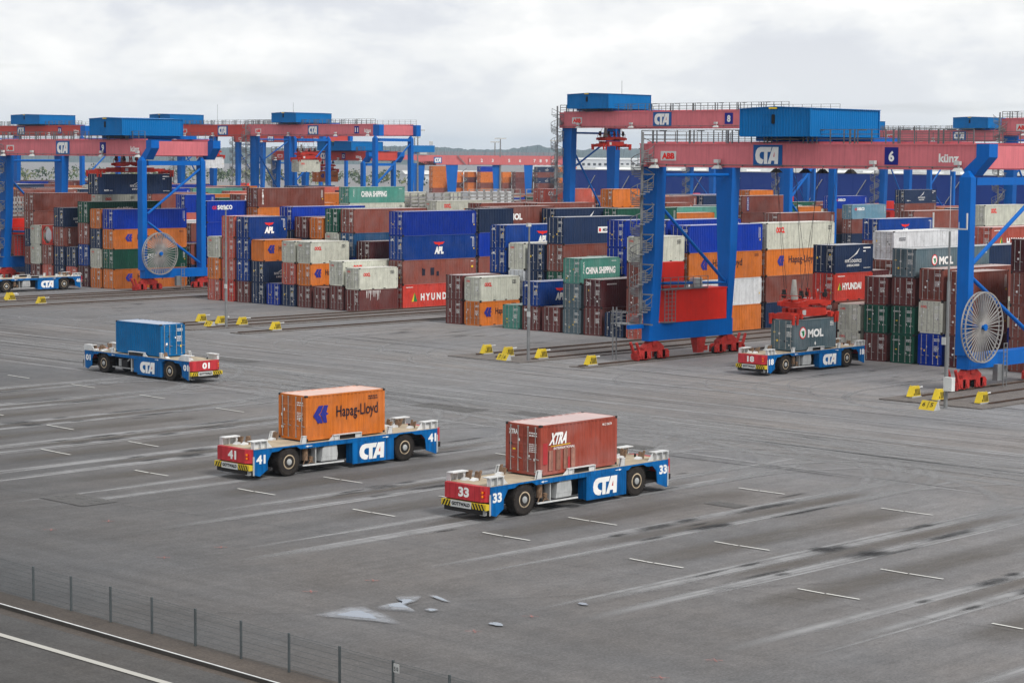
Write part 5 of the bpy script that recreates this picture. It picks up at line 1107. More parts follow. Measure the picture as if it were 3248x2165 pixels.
def decal(name,col,alpha=1.0,soft=0,rough=.85,nscale=(1,1),thr=(.3,.7),spec=.3,ends=.18):
    """thin film of paint, rubber or dust whose coverage breaks up; UV.y runs across the strip, UV.x fades its ends"""
    m,b=principled(name,col,rough,0,spec); t=m.node_tree; outn=[n for n in t.nodes if n.type=='OUTPUT_MATERIAL'][0]
    g=N(t,'ShaderNodeNewGeometry'); mp=N(t,'ShaderNodeMapping'); mp.inputs['Scale'].default_value=(nscale[0],nscale[1],1); LK(t,g.outputs['Position'],mp.inputs[0])
    n=N(t,'ShaderNodeTexNoise',i_Scale=1.0,i_Detail=6.0,i_Roughness=.65); LK(t,mp.outputs[0],n.inputs['Vector'])
    r=N(t,'ShaderNodeMapRange',i_From_Min=thr[0],i_From_Max=thr[1],i_To_Min=0.0,i_To_Max=alpha); LK(t,n.outputs[0],r.inputs[0]); f=r.outputs[0]
    if soft:
        uv=N(t,'ShaderNodeUVMap'); sp=N(t,'ShaderNodeSeparateXYZ'); LK(t,uv.outputs[0],sp.inputs[0])
        for i in (0,1):
            a=N(t,'ShaderNodeMath',operation='PINGPONG',i_1=.5); LK(t,sp.outputs[i],a.inputs[0])
            k=N(t,'ShaderNodeMapRange',i_From_Min=0.0,i_From_Max=soft if i else ends,i_To_Min=0.0,i_To_Max=1.0); k.interpolation_type='SMOOTHSTEP'; LK(t,a.outputs[0],k.inputs[0])
            q=N(t,'ShaderNodeMath',operation='MULTIPLY'); LK(t,f,q.inputs[0]); LK(t,k.outputs[0],q.inputs[1]); f=q.outputs[0]
    tr=N(t,'ShaderNodeBsdfTransparent'); mx=N(t,'ShaderNodeMixShader'); LK(t,f,mx.inputs[0]); LK(t,tr.outputs[0],mx.inputs[1]); LK(t,b.outputs[0],mx.inputs[2]); LK(t,mx.outputs[0],outn.inputs['Surface'])
    return m
def ribbons(name,lst,mat,z):
    """lst of (points, width): flat strips on the ground with UVs"""
    vs=[];fs=[];uv=[]
    for pts,wd in lst:
        P=[Vector((p[0],p[1],0)) for p in pts]; n=len(P); o=len(vs); L=[0]
        for i in range(1,n): L.append(L[-1]+(P[i]-P[i-1]).length)
        for i,p in enumerate(P):
            d=(P[min(i+1,n-1)]-P[max(i-1,0)]).normalized(); a=Vector((-d.y,d.x,0))*wd/2
            vs+=[(p+a)[:2]+(z,),(p-a)[:2]+(z,)]
            z+=0
        for i in range(n-1):
            fs.append((o+2*i,o+2*i+1,o+2*i+3,o+2*i+2)); a,b=L[i]/L[-1],L[i+1]/L[-1]; uv+=[(a,1),(a,0),(b,0),(b,1)]
        z+=.00007
    me=bpy.data.meshes.new(name); me.from_pydata(vs,[],fs); me.materials.append(mat); l=me.uv_layers.new()
    for i,c in enumerate(uv): l.data[i].uv=(min(max(c[0],.001),.999),min(max(c[1],.001),.999))
    return tag(link(name,me),kind='structure')
# tyre-polished pale tracks and dark rubber: lanes run along y, then swing onto the through road
R_=random.Random(21); LN=[-65.5-9.37*i for i in range(-3,9)]
def swing(x,y0,y1,dirn,rad,tail):
    p=[(x,y0+(y1-y0)*i/8) for i in range(9)]
    for i in range(1,9):
        a=PI/2*i/8; p.append((x+dirn*rad*(1-math.cos(a)),y1+rad*math.sin(a)))
    p.append((x+dirn*(rad+tail),y1+rad+R_.uniform(-.6,.6))); return p
lt=[];dk=[];lc=[]
def lane(x,y0,y1,b=0): return [(x+b*math.sin(i/7*PI),y0+(y1-y0)*i/7) for i in range(8)]
for c in LN:
    for k in range(3):
        x=c+R_.uniform(-.6,.6) if k else c
        for t_ in (-1.15,1.15): lt.append((lane(x+t_,R_.uniform(58,68),R_.uniform(98,112),R_.uniform(-.25,.25)),R_.uniform(1.0,1.5) if k==0 else R_.uniform(.35,.7)))
    for k in range(3):
        for t_ in (-1.15,1.15): lc.append((swing(c+t_+R_.uniform(-.5,.5),R_.uniform(84,90),R_.uniform(92,99),R_.choice([-1,-1,1]),R_.uniform(11,18),R_.uniform(15,40)),R_.uniform(.8,1.4)))
for i in range(70):
    y=R_.uniform(100,143); x=R_.uniform(-215,-60); L=R_.uniform(25,80); a=R_.uniform(-.04,.04); lt.append(([(x,y),(x+L/2,y+a*L/2+R_.uniform(-.3,.3)),(x+L,y+a*L)],R_.uniform(.2,.9)))
for n in (6,7,8,9):
    for i in range(10):
        x=-118+9-46.6*(n-6)+R_.uniform(-8,14); q=swing(x,-R_.uniform(154,158),-R_.uniform(138,145),R_.choice([-1,1]),R_.uniform(8,14),R_.uniform(8,20)); lc.append(([(a,-b) for a,b in q],R_.uniform(.35,.6)))
    for i in range(9):
        x=-116-46.6*(n-6)+i*2.9; lt.append((lane(x,R_.uniform(140,147),R_.uniform(154,159)),R_.uniform(.2,.5)))
LTM=decal('pale_tyre_track',(.275,.275,.28),.92,.46,nscale=(.35,.35),thr=(.06,.55)); ribbons('tyre_tracks',lt,LTM,.004); ribbons('turning_tracks',lc,decal('faint_tyre_track',(.265,.265,.27),.62,.46,nscale=(.3,.3),thr=(.12,.62)),.0165)
for c in LN:
    for t_ in (-1.1,1.1):
        for y,L,wd in ((R_.uniform(77,79.5),R_.uniform(2,3.5),R_.uniform(.7,1.1)),(R_.uniform(84.5,87.5),R_.uniform(3,6),R_.uniform(.4,.75)),(R_.uniform(79.5,83),R_.uniform(1.0,2),R_.uniform(.4,.8)),(R_.uniform(73,76),R_.uniform(1,2),R_.uniform(.3,.5))):
            x=c+t_+R_.uniform(-.3,.3); dk.append(([(x,y),(x+R_.uniform(-.15,.15),y+L*.6),(x,y+L*1.25)],wd*1.5))
for i in range(30):
    c=R_.choice(LN); x=c+R_.uniform(-2.5,2.5); y=R_.uniform(70,96); L=R_.uniform(1,6); dk.append(([(x,y),(x+R_.uniform(-.2,.2),y+L)],R_.uniform(.2,.6)))
for i in range(150):
    y=R_.uniform(97,145); x=R_.uniform(-215,-60); L=R_.uniform(5,30); dk.append(([(x,y),(x+L,y+R_.uniform(-.8,.8))],R_.uniform(.12,.35)))
for n in (6,7,8,9):
    for i in range(22):
        x=-118.45-46.6*(n-6)+R_.uniform(0,28); y=R_.uniform(143,156); dk.append(([(x,y),(x+R_.uniform(-.2,.2),y+R_.uniform(1.5,5))],R_.uniform(.25,.6)))
DKM=decal('rubber_mark',(.022,.022,.024),.85,.5,nscale=(2.2,1.0),thr=(.15,.62),ends=.45); ribbons('rubber_marks',dk,DKM,.024)
brz=[]
for c in LN: brz.append(([(c,R_.uniform(70,74)),(c+R_.uniform(-.2,.2),82),(c,R_.uniform(94,99))],1.5))
for c in LN: brz.append(([(c+4.6,R_.uniform(66,70)),(c+4.6,84),(c+4.6,R_.uniform(92,97))],3.2))
ribbons('lane_stains',brz,decal('oily_lane_stain',(.125,.112,.10),.75,.4,nscale=(.5,.12),thr=(.2,.75)),.022)
# painted lane marks
LM=decal('worn_white_marking',(.58,.58,.55),1.0,0,.7,nscale=(2.5,2.5),thr=(.25,.42)); ml=[]
for y,w_ in ((72.35,3.1),(78.5,3.2),(92.4,3.1)):
    for i in range(7):
        x=-43.3-9.36*i
        if y>90 and i<2: continue
        if i>6: yy=y+(i-6)*.12
        else: yy=y
        ml.append(([(x,yy),(x+w_*.45,yy-.04)],.13)); ml.append(([(x+w_*.47,yy+.0),(x+w_,yy+.05)],.13))
for x,y in ((-110.5,73.4),(-109.8,79.4),(-120.2,80.3),(-120.1,94.5),(-130.6,95.5),(-140.2,96.0),(-149.5,96.2),(-129.9,81.2),(-159,96.6)): ml.append(([(x,y),(x+1.5,y-.05)],.13)); ml.append(([(x+1.6,y-.08),(x+3.3,y-.12)],.13))

ribbons('lane_markings',ml,LM,.044); ribbons('road_line',[([(-90,43.7),(-20,43.5)],.30)],decal('worn_road_line',(.40,.39,.36),1.0,0,.8,nscale=(3,3),thr=(.2,.34)),.0445)
rm=[]
for x,y in ((-86.3,57.8),(-86.4,61.2),(-76.8,57.4),(-77,60.8),(-56.8,60.3),(-56.5,56.8),(-47.1,59.7),(-46.8,56.3),(-66.5,57.2),(-66.4,60.6)): rm+= [(((x-.25,y-.2),(x+.25,y+.2)),.08),(((x-.2,y+.2),(x+.25,y-.15)),.08)]
ribbons('survey_crosses',rm,decal('faded_red_paint',(.42,.14,.12),.55,0,.8,nscale=(6,6),thr=(.35,.6)),.048)
for i,(x,y,a,b_) in enumerate(((-112,107,6,2.2),(-104,108.5,4,1.6),(-69.5,87.5,2.2,1.2),(-88,101,3,1.5),(-152,118,7,2),(-58,113,5,1.5),(-95,64,4,2.2))):
    ribbons('paving_patch',[([(x,y),(x+a,y)],b_)],decal('darker_paving_patch',(.12,.117,.115),.75,0,.85,nscale=(1.5,1.5),thr=(.05,.5)),.038+i*.0003)
# crack and seam lines
sm_=[(((-75,47.9),(-62,55)),.05)] if False else []
sm_+=[([(-66,51.8),(-63.2,54.4),(-62.2,57),(-60.8,60.4),(-57.5,66),(-52,75)],.06),([(-110,61),(-80,66.3),(-60,69.8),(-40,72)],.05),([(-120,104),(-80,100),(-40,103)],.06),([(-130,88),(-100,91),(-70,88.5)],.05)]
ribbons('seam_lines',sm_,decal('bitumen_seam',(.05,.05,.05),.8,0,.6),.041)
# puddle and damp rim
PUD,pb=principled('standing_water',(.17,.20,.24),.20,0,.6); DMP=decal('pale_dried_rim',(.33,.34,.36),.80,.0,.6,nscale=(.9,.9),thr=(.12,.55))
def blob(name,pts,mat,z):
    m=MB(); m.add([(x,y,z) for x,y in pts],[tuple(range(len(pts)))]); return tag(m.build(name,mat),kind='structure')
def lumpy(cx,cy,ax,ay,rot,seed,n=26,k=.18):
    R=random.Random(seed); ph=[R.uniform(0,6.3) for _ in range(4)]; r=[]
    for i in range(n):
        a=2*PI*i/n; q=1+k*math.sin(2*a+ph[0])+k*.7*math.sin(3*a+ph[1])+k*.4*math.sin(5*a+ph[2]); x,y=ax*q*math.cos(a),ay*q*math.sin(a); r.append((cx+x*math.cos(rot)-y*math.sin(rot),cy+x*math.sin(rot)+y*math.cos(rot)))
    return r
def wet(name,pts,mat,z,rim=.05):
    # fan with fading rim; UV.y is 0 on the outline and one half inside
    n=len(pts); P=[]
    for i in range(n):
        a,b_=Vector(pts[i]),Vector(pts[(i+1)%n])
        for j in range(4): q=a.lerp(b_,j/4); P.append(q)
    for _ in range(2): P=[(P[i-1]+P[i]*2+P[(i+1)%len(P)])/4 for i in range(len(P))]
    P=[p+Vector((R_.uniform(-.03,.03),R_.uniform(-.03,.03))) for p in P]; c=sum(P,Vector((0,0)))/len(P); n=len(P)
    vs=[(p.x,p.y,z) for p in P]+[(p.x+(c.x-p.x)*rim*4,p.y+(c.y-p.y)*rim*4,z) for p in P]+[(c.x,c.y,z)]
    fs=[(i,(i+1)%n,n+(i+1)%n,n+i) for i in range(n)]+[(n+i,n+(i+1)%n,2*n) for i in range(n)]
    me=bpy.data.meshes.new(name); me.from_pydata(vs,[],fs); me.materials.append(mat); l=me.uv_layers.new(); k=0
    for f in fs:
        for v in f: l.data[k].uv=(.5,.001 if v<n else .5); k+=1
    return tag(link(name,me),kind='structure')
DMP=decal('pale_dried_rim',(.33,.345,.375),.72,.5,.6,nscale=(1.6,1.6),thr=(.1,.6)); PUD=decal('standing_water',(.20,.24,.30),.95,.3,.22,nscale=(.5,.5),thr=(.0,.1),spec=.6)
PUDDLES=[([(-62.81,54.55),(-62.82,55.46),(-62.94,56.16),(-62.6,56.74),(-61.91,56.39),(-61.13,56.38),(-59.53,55.55),(-60.32,55.4),(-61.5,54.87),(-62.51,54.51)],.62),
([(-62.18,57.06),(-62.46,57.85),(-62.28,58.52),(-62.65,58.87),(-63.15,58.85),(-62.59,59.8),(-61.97,58.96),(-61.91,58.17),(-60.6,57.74),(-61.49,57.18)],.66),
([(-62.4,60.11),(-62.34,60.43),(-60.82,59.89),(-61.35,59.84)],.8),([(-60.65,58.16),(-60.63,58.53),(-60.15,58.55),(-60.1,58.02)],.7)]
for i,(p,r_) in enumerate(PUDDLES): c=sum((Vector(q) for q in p),Vector((0,0)))/len(p); wet('damp_patch',[tuple(c+(Vector(q)-c)*1.3) for q in p],DMP,.050+i*.0006,.10)
for i,(p,r_) in enumerate(PUDDLES):
    c=sum((Vector(q) for q in p),Vector((0,0)))/len(p); wet('puddle',[tuple(c+(Vector(q)-c)*r_) for q in p],PUD,.0545+i*.0006,.06)
for i,(cx,cy,ax,ay,ro) in enumerate(((-56.9,63.5,.28,.2,0),(-56.74,58.3,.40,.22,.1))): wet('puddle',lumpy(cx,cy,ax,ay,ro,i+9,n=10),PUD,.0580+i*.0006)
# ---------------------------------------------------------------- crane rails in ballast
BAL,bb=principled('ballast',(.30,.27,.25),.95); t=BAL.node_tree; g=N(t,'ShaderNodeNewGeometry'); vo=N(t,'ShaderNodeTexVoronoi',i_Scale=9.0); LK(t,g.outputs['Position'],vo.inputs['Vector']); nn=N(t,'ShaderNodeTexNoise',i_Scale=.8,i_Detail=5.0); LK(t,g.outputs['Position'],nn.inputs['Vector'])
cr=N(t,'ShaderNodeValToRGB'); cr.color_ramp.elements[0].color=(.045,.040,.037,1); cr.color_ramp.elements[1].color=(.155,.138,.128,1); ad=N(t,'ShaderNodeMath',operation='MULTIPLY'); LK(t,vo.outputs['Distance'],ad.inputs[0]); ad2=N(t,'ShaderNodeMapRange',i_From_Min=.3,i_From_Max=.7,i_To_Min=1.0,i_To_Max=2.6); LK(t,nn.outputs[0],ad2.inputs[0]); LK(t,ad2.outputs[0],ad.inputs[1]); LK(t,ad.outputs[0],cr.inputs[0]); LK(t,cr.outputs[0],bb.inputs['Base Color'])
bp=N(t,'ShaderNodeBump',i_Strength=.9,i_Distance=.06); LK(t,vo.outputs['Distance'],bp.inputs['Height']); LK(t,bp.outputs[0],bb.inputs['Normal'])
RST=paint('rusty_rail',(.075,.045,.033),rough=.6,var=.35,rust=.4,rustcol=(.16,.075,.035)); RBED=paint('rail_bed_steel',(.035,.026,.022),rough=.8,var=.4,rust=.3); POL,_=principled('polished_rail_head',(.30,.28,.26),.35,.8)
trk=[]
for n in range(5,14):
    d=-46.6*(n-6)
    m=MB(); 
    for a,b,y0 in ((-137.4,-128.4,134.6),(-123.4,-121.5,135.6)): m.box(a+d,y0,.0,b+d,430,.09)
    tag(m.build('ballast_bed',BAL),kind='structure')
    for x,y0 in ((-136.1,137),(-133.2,136.6),(-129.7,137.6),(-122.5,135.9)):
        m=MB(); m.box(x+d-.055,y0,.09,x+d+.055,430,.20); m.box(x+d-.20,y0,.088,x+d+.20,430,.115,2); m.box(x+d-.025,y0,.20,x+d+.025,430,.212,1); tag(m.build('crane_rail',[RST,POL,RBED]),kind='structure')
    m=MB(); m.box(-131.2+d,140,.09,-130.6+d,430,.12) 
# rail and strip at the bottom left, outside the fence
GRV=asphalt('service_strip',(.15,.125,.105))
m=MB(); m.add([(-120,44.9,.012),(20,44.2,.012),(20,47.6,.012),(-120,48.3,.012)],[(0,1,2,3)]); tag(m.build('verge',GRV),kind='structure')
FST_=paint('dark_rail',(.06,.055,.05),rough=.6,var=.2); RD=asphalt('road_asphalt',(.15,.145,.14)); m=MB(); m.add([(-120,20,.016),(20,20,.016),(20,45.2,.016),(-120,46.0,.016)],[(0,1,2,3)]); tag(m.build('road',RD),kind='structure')
m=MB(); m.bar((-110,47.2,.09),(10,44.6,.09),.10,.14); m.bar((-110,47.2,.165),(10,44.6,.165),.07,.02,1); tag(m.build('rail_track',[FST_,AWH]),kind='structure')
# ---------------------------------------------------------------- fence
FST=paint('fence_steel',(.10,.115,.12),rough=.5,var=.2,metal=.2); 
fe=empty('mesh_fence',(-62,48,0),0,'wire mesh fence with slim grey posts along the bottom left','fence')
def fx(y): return y
FX=[-78.6+2.757*i for i in range(14)]
fy=lambda x:48.1+(x+73.14)*(-.0262)
m=MB()
for x in FX:
    m=MB(); m.box(x+62-.035,fy(x)-48-.035,.0,x+62+.035,fy(x)-48+.035,1.42); m.build('post',FST,fe)
for i in range(len(FX)-1):
    m=MB(); a,b=FX[i]+62,FX[i+1]+62; ya,yb=fy(FX[i])-48,fy(FX[i+1])-48; k=46
    for j in range(1,k): f=j/k; x=a+(b-a)*f; y=ya+(yb-ya)*f; m.bar((x,y,.06),(x,y,1.38),.0042)
    for z in (.08,.28,.48,.68,.88,1.08,1.28,1.37): m.bar((a,ya-.01,z),(b,yb-.01,z),.008)
    m.build('mesh_panel',FST,fe)
m=MB(); x=FX[10]+62; m.box(x+.05,fy(FX[10])-48-.03,1.02,x+.32,fy(FX[10])-48-.02,1.32); pl=m.build('number_plate',GRN,fe); m=MB(); text(m,'510',lambda u,v:(u,fy(FX[10])-48-.033,v),x+.08,1.08,.2,.14,0,.02); m.build('lettering',BLACK,pl)
# ---------------------------------------------------------------- rail end buffers and block signs
def buffer(x,y,lab):
    e=empty('rail_buffer',(x,y,0),0,lab,'rail buffer','yellow striped rail end buffers'); e.scale=(.92,1.0,.90)
    m=MB(); 
    for s in (-1,1):
        a,b=(s*.20,s*.24) if s>0 else (-.24,-.20)
        m.prism([(-.68,.20),(-.26,1.0),(.34,1.0),(.52,.20)],a,b,'x')
    m.prism([(-.76,.20),(-.70,.20),(-.28,1.02),(-.34,1.02)],-.26,.26,'x'); m.box(-.26,-.34,.98,.26,.36,1.03); m.box(-.2,.30,.72,.2,.36,1.0); m.tube((-.18,-.3,1.0),(-.18,-.3,1.12),.04,6); m.tube((.18,.2,1.0),(.18,.2,1.12),.04,6)
    m.build('frame',YEL,e)
    m=MB(); m.box(-.27,-.66,.0,.27,.6,.22); m.build('base',AGREY,e)
    m=MB(); F=face('+x',.243)
    for i in range(5): u=-.36+i*.17; poly(m,F,[(u-.05,.30),(u+.10,.30),(u+.0,.52),(u-.05,.50)] if i<1 else [(u+.01,.28),(u+.12,.28),(u+.0,.84),(u-.11,.84)])
    m.build('stripe',BLACK,e)
    m=MB(); m.tube((0,.3,.9),(0,1.0,.9),.055,10); m.tube((0,.95,.9),(0,1.05,.9),.075,10); m.build('buffer_rod',AWH,e)
for lab,x,y in (('yellow buffer left of lamp, rightmost group beside block six',-89.4,137.3),('yellow buffer in the middle of the rightmost group by sign 6 5',-86.9,136.9),('yellow buffer partly behind the lamp post of sign 6 5',-83.6,137.5),
  ('leftmost yellow buffer by the central sign 7 6',-136.0,138.3),('second yellow buffer from the left by central sign 7 6',-133.0,138.0),('yellow buffer right of the central lamp post',-129.6,138.8),('yellow buffer alone on the rail left of the near crane',-122.5,137.5),
  ('leftmost yellow buffer beside sign 8 7',-182.6,141.8),('yellow buffer behind the lamp post of sign 8 7',-179.0,141.6),('yellow buffer just right of the lamp at sign 8 7',-176.4,142.4),('yellow buffer alone on the rail right of sign 8 7',-169.1,140.9),
  ('yellow buffer cut by the left picture edge',-226.2,146.0),('yellow buffer next to the left picture edge',-224.4,145.0),('yellow buffer alone below vehicle 46',-217.2,144.6)): buffer(x,y,lab)
def bsign(x,y,a,b,lab):
    e=empty('block_sign',(x,y,0),-.12,lab,'number sign')
    m=MB(); m.prism([(-.35,0),(-.28,.10),(.05,.62),(.18,.62),(.35,0)],-.72,.72,'x'); m.build('body',YEL,e)
    m=MB(); m.prism([(-.34,.005),(-.27,.105),(.055,.625),(.175,.625),(.345,.005)],.72,.735,'x'); m.build('side_plate',AGREY,e)
    T_=lambda u,v:(u,-.28+v*.535-.012,.10+v*.845+.008); m=MB(); text(m,a,T_,-.52,.16,.26,.34,0,.01); text(m,b,T_,.20,.16,.26,.34,0,.01); m.box(-.01,-.20,.13,.01,0,.13); poly(m,T_,[(-.02,.03),(.02,.03),(.02,.6),(-.02,.6)]); m.build('lettering',BLACK,e)
bsign(-84.6,131.9,'6','5','yellow block sign reading 6 5 at the right'); bsign(-131.0,135.3,'7','6','yellow block sign reading 7 6 near the centre'); bsign(-177.6,138.9,'8','7','yellow block sign reading 8 7 at the left')
def lamp(x,y,h,lab,top=0,box=False):
    e=empty('lamp_post',(x,y,0),0,lab,'lamp post','slim grey lamp posts at the block corners')
    m=MB(); m.tube((0,0,0),(0,0,.42*h),.15,10); m.tube((0,0,.42*h),(0,0,.72*h),.115,10); m.tube((0,0,.72*h),(0,0,h),.08,10); m.box(-.3,-.3,0,.3,.3,.03); m.build('pole',GALV,e)
    m=MB(); m.box(-.05,-.2,h*.33,.34,-.14,h*.33+.45) if not box else m.box(-.35,-.2,h*.36,.0,-.14,h*.36+.55); m.build('notice_plate',GRN,e)
    if top==1:
        m=MB(); m.box(-1.45,-.05,h+.15,1.45,.05,h+.25); m.bar((-1.42,0,h+.2),(-1.42,0,h+1.35),.09); m.bar((1.42,0,h+.2),(1.42,0,h+1.35),.09); m.bar((0,0,h),(0,0,h+4.0),.025); m.bar((-.75,0,h+.2),(-.75,0,h-.3),.03); m.bar((.75,0,h+.2),(.75,0,h+.7),.03); m.build('antenna_bar',GRN,e)
    else:
        m=MB(); m.box(-.12,-.3,h-.15,.15,.1,h+.15); m.build('camera_head',GRN,e)
    if box: m=MB(); m.box(.05,-.45,1.3,.75,-.0,2.3); m.build('switch_box',GRN,e)
lamp(-175.9,139.8,12.5,'lamp post at the left beside sign 8 7'); lamp(-129.1,136.5,12.1,'lamp post near the centre beside sign 7 6'); lamp(-84.3,133.6,12.9,'lamp post at the right with antenna bar and switch box',1,True)
# ---------------------------------------------------------------- background
FWH=Vector((math.sin(YAW),math.cos(YAW),0)); RTH=Vector((math.cos(YAW),-math.sin(YAW),0))
def W(px,d,z=0):
    """a place d metres deep on the bearing px (photograph columns), used to survey far things onto the site plan"""
    p=FWH*d+RTH*((px-1624)/6750*d); return Vector((p.x,p.y,z))
A_=W(1800,832); B_=W(3420,640); dirv=(B_-A_).normalized(); ang=math.atan2(dirv.y,dirv.x); LH=(B_-A_).length
e=empty('blue_hall',tuple(A_),ang,'long deep blue hall wall with slanting white lines and pale roof','building')
HW=paint('hall_blue',(.006,.038,.26),rough=.5,var=.06,scale=.05); HR=paint('hall_roof',(.62,.63,.62),rough=.6,var=.2,scale=.2)
m=MB(); m.box(0,0,0,LH,90,13.1)
for i in range(int(LH/6)): m.box(i*6,-.05,0,i*6+.08,.0,13.0)
m.build('wall',HW,e)
m=MB(); m.box(-.5,-.5,13.1,LH+.5,90,13.4); m.box(0,20,13.4,LH,88,14.9); 
for i in range(int(LH/14)): m.box(i*14+2,6,13.4,i*14+9,16,14.0)
m.build('roof',HR,e)
for i in range(int(LH/20)):
    m=MB(); x=8+i*20.0; m.bar((x,-.3,1.0),(x+8.2,-.3,11.0),.35,.12); m.build('slanting_rail',GRN,e)
# rail-yard crane with numbered girder
A_=W(1180,900); B_=W(1800,900); dirv=(B_-A_).normalized(); ang=math.atan2(dirv.y,dirv.x); s_=lambda px:(px-1180)/6750*900
e=empty('rail_crane',tuple(A_),ang,'long pale red rail yard crane with the numbers 1 to 10 on its girder','crane')
m=MB(); zb_,zt_=13.9,18.3; m.prism([(s_(1180),zt_),(s_(1790),zt_-.0),(s_(1790),zb_+.6),(s_(1420),zb_+.4),(s_(1350),zb_+.4),(s_(1310),zb_+2.4),(s_(1180),zb_+2.4)],0,3,'y'); m.box(s_(1485),-.6,zb_+.5,s_(1590),0,zt_-.6); m.build('girder',paint('rail_crane_red',(.60,.16,.16),rough=.55,var=.08,scale=.2,streak=.1),e)
m=MB()
for c,px in zip('1 2 3 5 6 7 8 9 10'.split(),(1493,1528,1563,1615,1649,1695,1714,1733,1753)): text(m,c,lambda u,v:(u,-.65 if px<1592 else -.03,v),s_(px)-.9,zb_+1.6,None,1.35,0,.03)
m.build('lettering',INKW,e)
m=MB(); m.box(s_(1373),-.08,zb_+1.0,s_(1398),-.02,zb_+3.6); sg=m.build('sign',PLB,e); m=MB(); cta(m,lambda u,v:(u,-.1,v),s_(1373)+.3,zb_+1.3,s_(1398)-s_(1373)-.6,2.0); m.build('lettering',INKW,sg)
for px in (1325,1430,1572,1672):
    m=MB(); w_=1.9 if px>1500 else 2.6; m.frus((s_(px)-w_*.6,.4,s_(px)+w_*.6,2.4),0,(s_(px)-w_,.2,s_(px)+w_,2.6),zb_+1.0); m.build('leg',CBL,e)
m=MB(); rail_line(m,(s_(1180),0,zt_),(s_(1790),0,zt_),1.3,1.6,3,.09,.09); m.build('railing',paint('rail_grey_red',(.38,.25,.27),var=.1),e)
m=MB(); m.box(s_(1308),-.5,zt_+1.2,s_(1375),3,zt_+4.0); m.box(s_(1290),0,zt_+.3,s_(1325),2,zt_+2.0); tr=m.build('trolley',HBL,e); m=MB(); m.box(s_(1358),0,zt_+4.0,s_(1370),2,zt_+5.8); m.box(s_(1330),-.4,zt_+.2,s_(1352),2,zt_+1.4); m.build('cabin',GRN,tr)
m=MB(); m.box(s_(1325),0,zb_+.2,s_(1380),2.5,zb_+1.9); m.build('trolley_hoist',BLACK,tr)
m=MB()
for i in range(5): a=zb_-1-i*2.4; m.bar((s_(1455)+(0 if i%2 else 3),-.4,a),(s_(1455)+(3 if i%2 else 0),-.4,a-2.4),.25)
m.bar((s_(1448),-.4,zt_),(s_(1475),-.4,zb_+.3),.3); m.build('stair',GALV,e)
# tall light masts far behind
for px,py,d,wd,lab in ((1322,415,900,20,'taller far light mast left of the rail crane trolley'),(1312,437,980,16,'shorter far light mast left of the rail crane trolley'),(1583,441,900,16,'taller of the paired light masts behind the rail crane'),(1566,452,960,12,'shorter of the paired light masts behind the rail crane'),(1757,448,900,15,'far light mast beside the tall crane stair'),(2284,414,700,22,'far light mast seen above the near girder')):
    p=W(px,d); h=CAMZ+(495+(px-1624)*.007-py)/6750*d; e=empty('light_mast',tuple(p),ang,lab,'light mast','tall light masts far behind the yard')
    m=MB(); m.tube((0,0,0),(0,0,h),.45,8,r1=.22); m.build('mast',GALV,e); m=MB(); k=wd/6750*d
    m.box(-k,-.25,h,k,.25,h+.35)
    for j in range(7): m.box(-k+j*k/3-.35,-.7,h-.1,-k+j*k/3+.35,.6,h+.45)
    m.build('lamp_array',GRN,e)
# wooded hills on the horizon, woodland belt in front of them
FOL,fb=principled('forest',(.030,.050,.024),.95); t=FOL.node_tree; g=N(t,'ShaderNodeNewGeometry'); n=N(t,'ShaderNodeTexNoise',i_Scale=.02,i_Detail=6.0); LK(t,g.outputs['Position'],n.inputs['Vector']); c=N(t,'ShaderNodeValToRGB'); c.color_ramp.elements[0].position=.35; c.color_ramp.elements[0].color=(.030,.055,.058,1); c.color_ramp.elements[1].position=.7; c.color_ramp.elements[1].color=(.055,.085,.075,1); LK(t,n.outputs[0],c.inputs[0]); LK(t,c.outputs[0],fb.inputs['Base Color'])
prof=[(-400,338),(300,341),(700,342),(870,337),(960,338),(1000,342),(1080,345),(1170,346),(1200,342),(1232,337),(1262,343),(1300,346),(1400,345),(1470,344),(1560,348),(1700,352),(2000,354),(2400,355),(2900,356)]
def hz(v):
    for (a,b),(c_,d_) in zip(prof,prof[1:]):
        if a<=v<=c_: return b+(d_-b)*(v-a)/(c_-a)
    return 350
R_=random.Random(4); vs=[];fs=[]; D0=5600; nx_=700
for i in range(nx_+1):
    v=-300+3000*i/nx_; px=v*1.381; hor=358+(px-1624)*.007/1.381+.6; h=max(6,(hor-hz(v))*1.381/6750*D0+CAMZ+3)
    h+=.8*math.sin(i*.9)+R_.uniform(-1.3,1.3)+1.6*math.sin(i*.13)
    for j,(dd,hh) in enumerate(((-1500,0),(-700,h*.42+R_.uniform(-3,3)),(-250,h*.80+R_.uniform(-3,3)),(0,h),(500,h*.7),(1400,0))): q=W(px,D0+dd+R_.uniform(-40,40),max(0,hh)); vs.append(tuple(q))
for i in range(nx_):
    for j in range(5): a=i*6+j; fs.append((a,a+6,a+7,a+1))
me=bpy.data.meshes.new('hills'); me.from_pydata(vs,[],fs); me.materials.append(FOL); tag(link('hills',me),kind='structure')
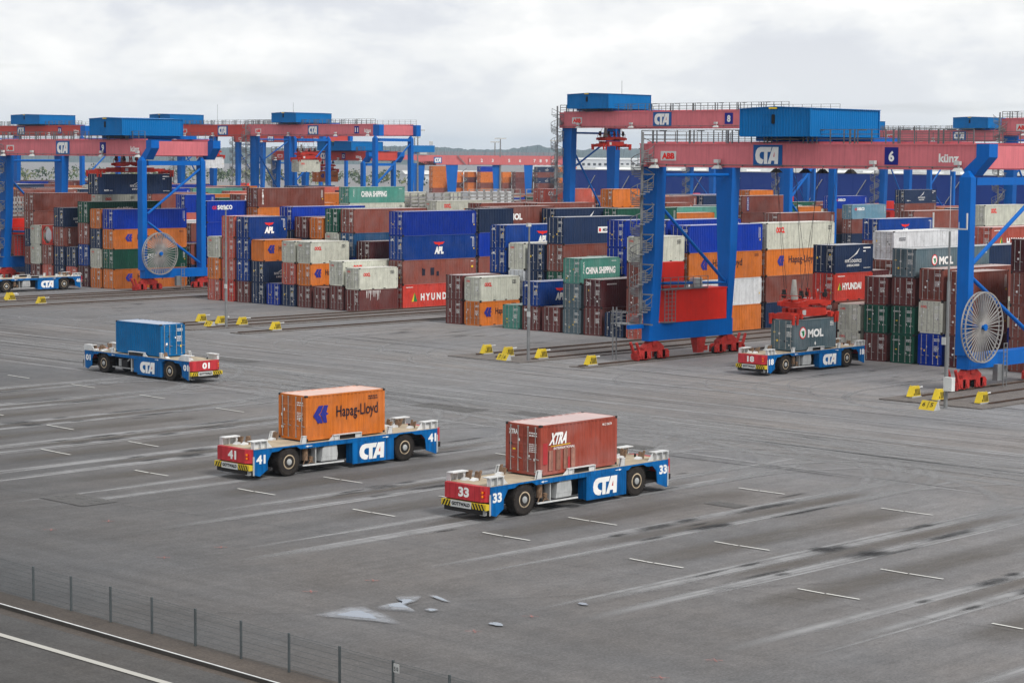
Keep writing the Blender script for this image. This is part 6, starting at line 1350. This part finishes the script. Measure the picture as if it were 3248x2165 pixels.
def clump(m,c,r,R,n=26,mi=0):
    for i in range(n):
        d=Vector((R.gauss(0,1),R.gauss(0,1),R.gauss(0,.75))).normalized()*r*R.uniform(.5,1.0); p=c+Vector((d.x,d.y,d.z*.8)); s=r*R.uniform(.16,.30); a=Vector((R.gauss(0,1),R.gauss(0,1),R.gauss(0,1))).normalized(); b=a.orthogonal().normalized(); k=a.cross(b)
        m.add([tuple(p+b*s),tuple(p-b*s*.5+k*s*.9),tuple(p-b*s*.6-k*s*.8)],[(0,1,2)],mi)
LF1,_=principled('leaf_mid',(.055,.090,.030),.9); LF2,_=principled('leaf_dark',(.028,.055,.020),.9); LF3,_=principled('leaf_yellow',(.16,.17,.05),.9)
m=MB(); R_=random.Random(8)
for i in range(620):
    px=R_.uniform(-100,3400); d=R_.uniform(1250,1900); r=R_.uniform(3,5.5); p=W(px,d,R_.uniform(1.0,3.5)+(2 if px<900 else 0)); clump(m,p,r,R_,16,R_.choice([0,0,1,1,2]))
wd=m.build('woodland',[LF1,LF2,LF3]); tag(wd,'belt of trees and bushes beyond the yard in front of the hills','trees',None,'stuff')
# pale industrial sheds far away
for px,d,L,hh,lab in ((1850,3000,170,14,'far pale shed below the hills, seen between the tall crane legs'),(2550,1500,90,9,'far pale shed behind the blue hall'),(1420,1500,60,5,'long far white shed behind the rail crane')):
    e=empty('shed',tuple(W(px,d)),ang+.2,lab,'building'); m=MB(); m.box(-L/2,0,0,L/2,30,hh); 
    for i in range(int(L/8)): m.box(-L/2+i*8+1,-.1,hh*.4,-L/2+i*8+5,0,hh*.65,1)
    m.build('wall',[WHITE,DARK],e); m=MB(); m.prism([(-1,hh),(15,hh+2.5),(31,hh)],-L/2-1,L/2+1,'x'); m.build('roof',HR,e)
# ---------------------------------------------------------------- haze
hb=bpy.data.materials.new('haze'); hb.use_nodes=True; t=hb.node_tree; t.nodes.clear(); o_=N(t,'ShaderNodeOutputMaterial'); pv=N(t,'ShaderNodeVolumePrincipled'); pv.inputs['Color'].default_value=(.66,.82,1,1); pv.inputs['Density'].default_value=HAZE; pv.inputs['Anisotropy'].default_value=.2; LK(t,pv.outputs[0],o_.inputs['Volume'])
if HAZE>0:
    m=MB(); m.box(-9800,-9800,-1,9800,9800,125); hz_=m.build('haze',hb); tag(hz_,kind='stuff')
